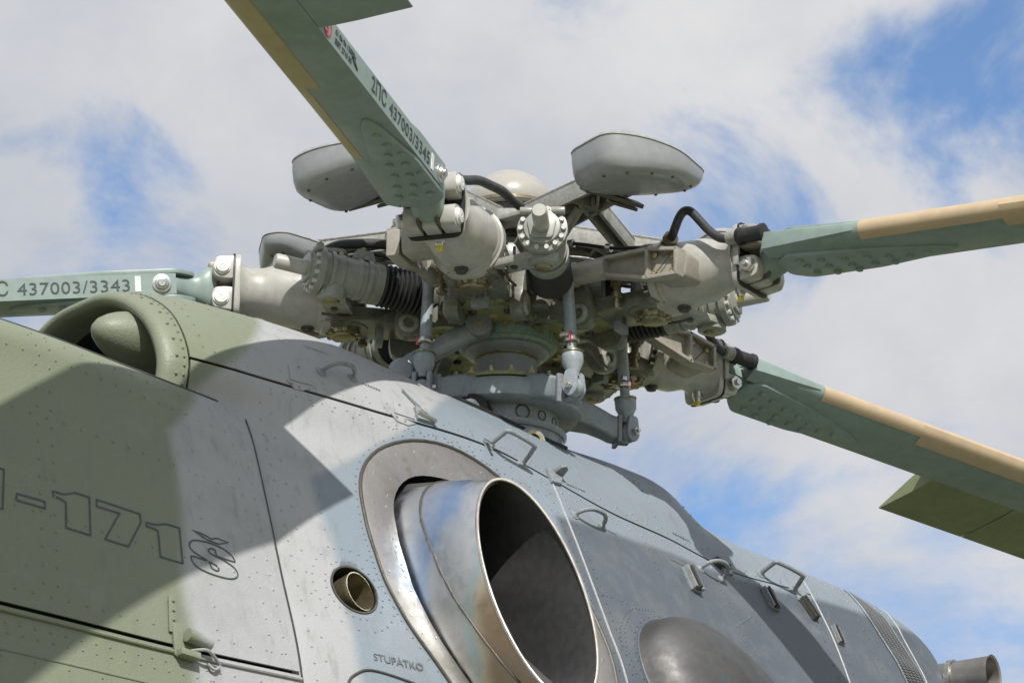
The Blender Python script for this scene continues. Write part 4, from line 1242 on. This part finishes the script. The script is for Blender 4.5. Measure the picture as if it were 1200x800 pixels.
def dtrun_mb(): return MB().lathe((DP.x, DP.y, -.252), Zax, [(0, .044), (.004, .050), (.05, .050), (.055, .04), (.10, .036)], 24)
HOSE = catmull(vec([(.62, -.03, -.03), (.70, -.09, -.035), (.738, -.12, -.012), (.752, -.12, .018), (.768, -.12, .037), (.788, -.12, .040), (.808, -.12, .026), (.835, -.12, -.006), (.87, -.12, -.048), (.91, -.12, -.083), (.945, -.12, -.096), (.975, -.12, -.096)]), 5)
def hose_mb(): return MB().tube(HOSE, .0155, 12)
def hoseclamp_mb(): return MB().lathe((.945, -.12, -.096), EX, [(0, .018), (.003, .025), (.04, .026), (.043, .018)], 18).prism([(-.012, 0), (.012, 0), (.006, -.09), (-.01, -.09)], (.972, -.105, -.10), EX, EZ, .012)
def hoseboot_mb(): return MB().lathe((.985, -.12, -.097), (1, 0, -.04), [(0, .026), (.006, .03), (.02, .03), (.022, .026), (.09, .027), (.093, .031), (.105, .031), (.108, .02)], 18)
def hosering_mb(): return MB().ring((.70, -.09, -.035), (1, -.6, .3), .02, .012, .02, 16)

def sidebolts_mb(s):
    mb = MB()
    for x, z in ((.28, -.10), (.28, -.18), (.36, -.11), (.36, -.19)): mb.hexa((x, s*.072, z), (x, s*.088, z), .011)
    return mb
def boss_mb(s): return MB().lathe((.235, s*.13, -.15), (0, s, 0), [(0, .046), (.012, .046), (.016, .040), (.016, .028), (-.02, .026), (-.02, 0)], 24, False)
def tabs_mb():
    mb = MB()
    for k in range(4):
        a = k*math.pi/2+.4; mb.box((.575+.078*math.cos(a), .078*math.sin(a), -.262), (.03, .014, .006), RZ(a))
    return mb
def line_mb(): return MB().tube(catmull(vec([(.14, .05, .05), (.26, .09, .035), (.36, .13, .0), (.44, .17, -.045), (.50, .215, -.07)]), 5), .0055, 8)
def line2_mb(): return MB().tube(catmull(vec([(.16, -.06, .03), (.30, -.09, .02), (.44, -.075, -.015), (.55, -.08, -.035), (.63, -.04, -.03)]), 5), .0065, 8)
def line3_mb(): return MB().tube(catmull(vec([(.40, .10, -.20), (.48, .125, -.24), (.58, .12, -.25), (.66, .13, -.245)]), 5), .005, 8)
def bearing_mb():
    return MB().lathe((.50, -.125, -.27), Zax, [(0, .008), (.005, .018), (.018, .018), (.02, .012), (.04, .012), (.042, .02), (.06, .02), (.063, .014), (.085, .014), (.087, .022), (.11, .022)], 18)
def arm_tag_mb(): return MB().box((.66, .0, -.0195), (.05, .03, .002), RY(.06))
def clip_mb(): return MB().ring((.30, -.09, .02), (1, .0, .0), .011, .008, .02, 12).ring((.44, -.075, -.015), (1, 0, -.3), .011, .008, .02, 12).ring((.36, .13, 0), (1, .5, -.4), .010, .008, .016, 12)
def dband_mb(): return MB().ring(DA+DD*.21, DD, .0735, .006, .016, 40).ring(DA+DD*.345, DD, .0745, .006, .014, 40).box(DA+DD*.21+Vector((0, .02, .075)), (.02, .03, .016))
def dhose_mb(): return MB().tube(catmull([DA+DD*.22+Vector((0, 0, .10)), DA+DD*.16+Vector((0, -.01, .115)), DA+DD*.05+Vector((-.02, -.04, .12)), Vector((.20, .09, .02)), Vector((.14, .05, .03))], 6), .0085, 10)
def dvalve_mb(): return MB().lathe(DA+DD*.22+Vector((0, 0, .10)), Zax, [(0, .016), (.006, .016), (.008, .011), (.02, .011)], 6).lathe(DA+DD*.30+Vector((0, .0, .066)), Zax, [(0, .010), (.018, .010), (.02, .006), (.03, .006)], 8)
def rag_mb():
    mb = MB()
    for k in range(9):
        a = -1.2+k*.3; mb.hexa((.667, .124*math.sin(a), ZS-.124*math.cos(a)), (.676, .124*math.sin(a), ZS-.124*math.cos(a)), .006)
    return mb

# blade: spar, root fitting, guard strips, pockets
UP = [(-.13, 0), (-.127, .013), (-.118, .024), (-.10, .034), (-.07, .042), (-.03, .047), (.02, .047), (.06, .044), (.10, .039)]
SEC = UP + [(y, -z) for y, z in reversed(UP)][:-1]
BX = [.14, .2, .4, .8, 1.4, 2.2, 3.2, 4.5, 6, 7.5, 9.0, 9.6]
def bz_(x): return -.0035*x*x       # own sag
def spar_mb():
    secs = []
    for x in BX:
        k = .96 if x < .15 else 1
        secs.append([Vector((x, y*k, z*k+bz_(x))) for y, z in SEC])
    return MB().loft(secs)
def strip_mb(x0, x1, ymax_lo, ymax_up, off):
    xs = [x0+(x1-x0)*i/12 for i in range(13)]
    secs = []
    up = [(y, z) for y, z in UP if y < ymax_up]+[(ymax_up, None)]
    def zat(y):
        for (a, za), (b, zb) in zip(UP, UP[1:]):
            if a <= y <= b: return za+(zb-za)*(y-a)/(b-a)
        return .039
    prof = [(y, zat(y)+off) for y in [ymax_up]+[q for q, _ in reversed(UP) if q < ymax_up-.002 and q > -.129]]+[(-.13-off, 0)]
    prof += [(y, -zat(y)-off) for y in [q for q, _ in UP if q < ymax_lo-.002 and q > -.129]+[ymax_lo]]
    inner = [(y+(.004 if i in (0, len(prof)-1) else 0)*0, z*.9) for i, (y, z) in enumerate(reversed(prof))]
    loop = prof+[(y+.006, z*.8) for y, z in reversed(prof)]
    for x in xs: secs.append([Vector((x, y, z+bz_(x))) for y, z in loop])
    return MB().loft(secs)
def root_mb():
    secs = []
    for x, w, h, yc in ((-.015, .022, .07, 0), (.0, .05, .082, 0), (.02, .058, .082, 0), (.045, .052, .066, 0), (.07, .05, .052, 0), (.095, .062, .046, -.003), (.12, .085, .044, -.008), (.145, .108, .043, -.012), (.17, .112, .043, -.014)):
        secs.append([Vector((x, yc+w*math.copysign(abs(math.cos(a))**.7, math.cos(a)), h*math.copysign(abs(math.sin(a))**.7, math.sin(a)))) for a in [2*math.pi*k/28 for k in range(28)]])
    return MB().loft(secs)
def leblock_mb():
    o = [(.055, -.128), (.30, -.128), (.30, -.04), (.12, -.04), (.055, -.075)]
    secs = []
    mb = MB()
    mb.add([(.055, -.132, .032), (.055, -.132, -.03), (.055, -.078, .046), (.055, -.078, -.046), (.40, -.131, .012), (.40, -.131, -.012), (.40, -.07, .0425), (.40, -.07, -.0425)],
           [(0, 2, 3, 1), (4, 5, 7, 6), (0, 1, 5, 4), (2, 6, 7, 3), (0, 4, 6, 2), (1, 3, 7, 5)])
    return mb
def tongue_mb(s):
    o = rnd_outline([(.07, -.05), (.07, .05), (.13, .097), (.40, .097), (.66, .06), (.72, .03), (.66, .0), (.40, -.055), (.13, -.095)], .02)
    return MB().prism(o, (0, 0, s*.047), EX, EY, .016)
def tbolts_mb():
    mb = MB()
    for x, y in ((.16, -.05), (.16, .0), (.165, .06), (.23, -.03), (.23, .025), (.235, .075), (.31, -.01), (.31, .04), (.315, .08), (.39, .0), (.39, .055), (.46, .02), (.46, .065), (.53, .04), (.60, .03)):
        mb.lathe((x, y, -.0655), Zax, [(0, .006), (.003, .0125), (.011, .014)], 10)
    return mb
def rbolt_mb(): return MB().lathe((.19, .098, 0), EY, [(0, .034), (.006, .033), (.008, .024), (.014, .022), (.016, .015), (.022, .013), (.022, 0)], 24, False)
PX0 = 1.30
AF = [(.10, .039), (.16, .034), (.22, .027), (.30, .015), (.39, .002)]
def pocket_mb(x0, x1):
    lp = AF+[(y, -z) for y, z in reversed(AF)]
    return MB().loft([[Vector((x, y+.0015, z*.985+bz_(x))) for y, z in lp] for x in (x0, (x0+x1)/2, x1)])
def box_on_face(x0, x1, z0, z1): return MB().box(((x0+x1)/2, .1005, (z0+z1)/2), (x1-x0, .003, z1-z0))
TXT = Matrix(((-1, 0, 0, 0), (0, 0, 1, 0), (0, 1, 0, 0), (0, 0, 0, 1)))
NAMES = {'A': 'rotor blade reaching up out of the picture, marked 437003/3345', 'B': 'rotor blade behind the engine cowling, marked 437003/3343',
         'C': 'upper of the two blades pointing towards the tail side, with tan leading edge', 'D': 'lower of the two blades pointing aft, with tan leading edge and olive rear panel', 'E': 'rotor blade hidden behind the fuselage'}
for K, (az, lag, droop, pitch) in ARMS.items():
    M = RZ(R(az))
    M2 = M @ T(.575, 0, 0) @ RZ(R(-lag)) @ T(-.575, 0, 0)
    M3 = M2 @ T(1.03, 0, ZS) @ RY(R(droop)) @ RX(R(-pitch))
    def P(name, fn, mat, parent, mm=M, key=None, **k): return part(name, fn, mat, parent, mm, key or fn.__name__, **k)
    for s in (-1, 1):
        lg = P('hub_lug', lambda: lug_mb(s), 'hub_paint', heli, key='lug%d' % s, bev=.005)
        P('bushing', lambda: bush_mb(s), 'frame_grey', lg, key='bush%d' % s); P('boss', lambda: boss_mb(s), 'hub_paint', lg, key='boss%d' % s)
    br = P('hinge_bracket', bracket_mb, 'hub_paint', heli, bev=.006)
    P('flapping_pin', pin_mb, 'dark_steel', br)
    P('lag_hinge', lag_mb, 'hub_paint', br)
    P('ring_nut', lagnut_mb, 'tarnished_brass', br)
    P('nut_teeth', teeth_mb, 'tarnished_brass', br)
    P('droop_stop', stop_mb, 'fitting_grey', br, bev=.002)
    for s in (-1, 1):
        P('side_bolts', lambda: sidebolts_mb(s), 'cadmium', br, key='sb%d' % s, kind='stuff')
    P('bearing_stack', bearing_mb, 'tarnished_brass', br)
    P('oil_line', line_mb, 'steel', br); P('wire', line2_mb, 'rubber', br); P('oil_line', line3_mb, 'dark_steel', br); P('clips', clip_mb, 'steel', br, kind='stuff')
    sl = P('blade_sleeve', sleeve_mb, 'sleeve_paint', heli, M2, sharp=28)
    P('toothed_ring', tooth_ring_mb, 'rubber', sl, M2)
    P('ring_bolts', ringbolts_mb, 'steel', sl, M2, kind='stuff')
    P('fork_flange', fork_flange_mb, 'sleeve_paint', sl, M2, bev=.004)
    P('gasket', gasket_mb, 'rubber', sl, M2)
    for zc in (-.083, -.197):
        P('fork_lug', lambda: fork_lug_mb(zc), 'sleeve_paint', sl, M2, key='fl%g' % zc, bev=.004)
        P('fork_bolt', lambda: forkbolt_mb(zc), 'dark_steel', sl, M2, key='fb%g' % zc)
        P('bolt_head', lambda: forkhead_mb(zc), 'washer_white', sl, M2, key='fh%g' % zc)
        P('bolt_nut', lambda: forknut_mb(zc), 'steel', sl, M2, key='fn%g' % zc, bev=.002)
    P('drain_fitting', drain_mb, 'steel', sl, M2)
    P('drain_cap', draincap_mb, 'yellow_cap', sl, M2)
    P('plug', plug_mb, 'dark_steel', sl, M2)
    P('horn_pad', pad_mb, 'horn_bronze', sl, M2, bev=.008)
    hn = P('pitch_horn', horn_mb, 'horn_bronze', heli, M2, bev=.003)
    P('stub', stub_mb, 'horn_bronze', hn, M2)
    P('clevis', clevis_mb, 'fitting_grey', hn, M2, bev=.003)
    for x, z in ((.713, -.138), (.782, -.152), (.713, -.20), (.782, -.205)):
        P('bolt', lambda: MB().lathe((x, -.196, z), (0, -1, 0), [(0, .014), (.004, .014), (.005, .010), (.016, .010), (.017, .004), (.01, 0)], 12), 'cadmium', hn, M2, key='hb%g%g' % (x, z))
    P('lock_wire', lambda: MB().tube([(.715, -.212, -.125), (.75, -.213, -.15), (.785, -.212, -.14)], .002, 4).tube([(.715, -.212, -.21), (.755, -.213, -.17), (.785, -.212, -.14)], .002, 4), 'dark_steel', hn, M2, key='wire')
    pl = P('pitch_link', plink_mb, 'link_blue', heli)
    P('top_eye', plinkeye_mb, 'link_blue', pl, bev=.004); P('collar', plinkcollar_mb, 'steel', pl, bev=.001); P('rod', plinkrod_mb, 'tarnished_brass', pl)
    P('cup', plinkcup_mb, 'link_blue', pl); P('band', plinkring_mb, 'tarnished_brass', pl); P('ball_end', plinkend_mb, 'link_blue', pl, bev=.003); P('pin', plinkpin_mb, 'steel', pl)
    P('red_mark', lambda: MB().box(LT+LD*(LL*.56)+Vector((.012, -.026, 0)), (.005, .004, .035)), 'red_paint', pl, key='redmark')
    sa = P('swashplate_arm', swarm_mb, 'link_blue', heli, bev=.004)
    P('arm_tip', swtip_mb, 'fitting_grey', sa, bev=.003)
    dm = P('lag_damper', damp_mb, 'damper_grey', heli, M2, sharp=30)
    P('bellows', bellows_mb, 'rubber', dm, M2, sharp=60); P('rod', drod_mb, 'sleeve_paint', dm, M2); P('end_cap', dcap_mb, 'damper_grey', dm, M2, bev=.003)
    for k in range(14):
        P('bolt', dbolt_mb, 'bolt_grey', dm, M2 @ DFR @ RZ(2*math.pi*k/14), key='dbolt')
    P('band_clamps', dband_mb, 'damper_grey', dm, M2, kind='stuff'); P('hose', dhose_mb, 'hose_rubber', dm, M2); P('valve', dvalve_mb, 'cadmium', dm, M2)
    P('top_fitting', dlug_mb, 'damper_grey', dm, M2, bev=.004)
    P('trunnion', dtrun_mb, 'damper_grey', dm, M2)
    db = P('damper_bracket', lambda: dbr_mb(-.222, .026), 'frame_grey', heli, M2, key='dbr_lo', bev=.005)
    P('upper_plate', lambda: dbr_mb(-.062, .016, 0), 'frame_grey', db, M2, key='dbr_up', bev=.005)
    P('ring_nut', dbrnut_mb, 'tarnished_brass', db, M2); P('bolts', dbrbolts_mb, 'dark_steel', db, M2, kind='stuff')
    hs = P('power_cable', hose_mb, 'hose_rubber', heli, M2, sharp=60)
    P('clamp', hoseclamp_mb, 'frame_grey', hs, M2, bev=.002); P('cable_boot', hoseboot_mb, 'rubber', hs, M2); P('band', hosering_mb, 'tarnished_brass', hs, M2)
    # blade
    bl = P('rotor_blade', spar_mb, 'blade_teal', heli, M3, sharp=40, label=NAMES[K])
    P('root_fitting', root_mb, 'blade_teal', bl, M3, sharp=60); P('root_block', leblock_mb, 'blade_teal', bl, M3, bev=.004)
    P('root_plate', lambda: tongue_mb(-1), 'blade_teal', bl, M3, key='tong-', bev=.005); P('root_plate', lambda: tongue_mb(1), 'blade_teal', bl, M3, key='tong+', bev=.005)
    P('root_fingers', finger_mb, 'dark_steel', bl, M2 @ T(1.03, 0, ZS), bev=.002, kind='stuff')
    P('plate_bolts', tbolts_mb, 'blade_teal', bl, M3, kind='stuff'); P('face_bolt', rbolt_mb, 'steel', bl, M3)
    P('guard_strip', lambda: strip_mb(.42, .94, -.078 if K == 'A' else -.10, -.10, .0022), 'strip_olive' if K == 'A' else 'strip_tan', bl, M3, key='strip1' + ('o' if K == 'A' else ''), sharp=40)
    P('guard_strip', lambda: strip_mb(.94, 9.4, -.03 if K == 'A' else -.062, -.07, .0030), 'strip_olive' if K == 'A' else 'strip_tan', bl, M3, key='strip2' + ('o' if K == 'A' else ''), sharp=40)
    pm__ = 'pocket_olive' if K == 'D' else 'blade_teal'
    for i in range(3):
        P('pocket', lambda: pocket_mb(PX0-(.11 if K == 'D' else 0)+.46*i+.003, PX0-(.11 if K == 'D' else 0)+.46*(i+1)-.003), pm__, bl, M3, key=pm__+'pocket%d' % i, sharp=40)
    P('pocket', lambda: pocket_mb(PX0-(.11 if K == 'D' else 0)+.46*3+.003, 9.5), pm__, bl, M3, key=pm__+'pocketN', sharp=40)
    if K in 'AB':
        for s_, sz, x_in, L_ in (('437003/334' + ('5' if K == 'A' else '3'), .062, .30, .385), ('2ПС', .074, .715, .135)):
            me = text_mesh(s_, sz, 'ink_black', .0006, 1.06)
            w_ = max(v.co.x for v in me.vertices)
            link('lettering', me, bl, M3 @ T(x_in+L_, .1012, -.022+bz_(.5)) @ TXT @ Matrix.Diagonal((L_/w_, 1, 1, 1)))
        P('white_mark', lambda: box_on_face(.262, .282, -.026, .03), 'white_paint', bl, M3, key='wmark', bev=0)
    if K == 'A':
        for s_, x_, sz, z_ in (('01 06 96 1300', 1.17, .026, .008), ('ВВТ 2710 50', 1.17, .026, -.022)):
            me = text_mesh(s_, sz, 'ink_black', .0006); link('lettering', me, bl, M3 @ T(x_, .1012, z_+bz_(1.2)) @ TXT, kind='stuff')
        me = text_mesh('5', .05, 'red_paint', .0006); link('lettering', me, bl, M3 @ T(1.248, .1012, -.018+bz_(1.23)) @ TXT)
        part('ring_mark', MB().ring((1.233, .1012, bz_(1.23)), EY, .028, .006, .0012, 28), 'red_paint', bl, M3)
        rs = random.Random(2)
        zz = [Vector((1.00+rs.uniform(-.03, .03), .1015, bz_(1.0)+rs.uniform(-.02, .022))) for _ in range(16)]
        part('scribble', MB().tube(catmull(zz, 3), .0012, 4), 'ink_black', bl, M3)
# oil tanks and nuts between the arms
for k in range(5):
    M = RZ(R(-69.9+36+72*k))
    tk = part('oil_tank', lambda: MB().lathe((.255, 0, -.235), Zax, [(0, .04), (.01, .052), (.08, .053), (.09, .04), (.12, .036)], 28), 'hub_paint', heli, M, key='tank')
    part('ring_nut', lambda: MB().lathe((.255, 0, -.145), Zax, [(0, .043), (.016, .043), (.018, .035), (.03, .03)], 12), 'cadmium', tk, M, key='tanknut')
    part('pipe', lambda: MB().tube(catmull(vec([(.255, 0, -.12), (.26, .01, -.02), (.22, .06, .03), (.16, .08, .04)]), 4), .008, 8), 'hose_rubber', tk, M, key='tankpipe')
    part('bracket', lambda: MB().box((.19, 0, -.06), (.08, .05, .03)).box((.20, .04, -.10), (.05, .016, .10)), 'hub_paint', tk, M, key='tankbr', bev=.005)
# hoses over the hub
def W3(K, p): return RZ(R(ARMS[K][0])) @ Vector(p)
for K, pts, r in (('A', [(1.02, .03, -.07), (.94, .05, -.04), (.86, .075, -.01), (.74, .09, .02), (.6, .10, .055), (.45, .10, .085), (.3, .10, .12)], .0165), ('B', [(.72, .10, -.02), (.58, .14, -.01), (.45, .16, .01), (.32, .12, .05)], .014), ('B', [(.66, .25, -.06), (.6, .24, -.03), (.45, .2, -.005), (.30, .1, .01)], .018)):
    part('hub_hose', MB().tube(catmull([W3(K, p) for p in pts], 6), r, 12), 'hose_rubber', heli)
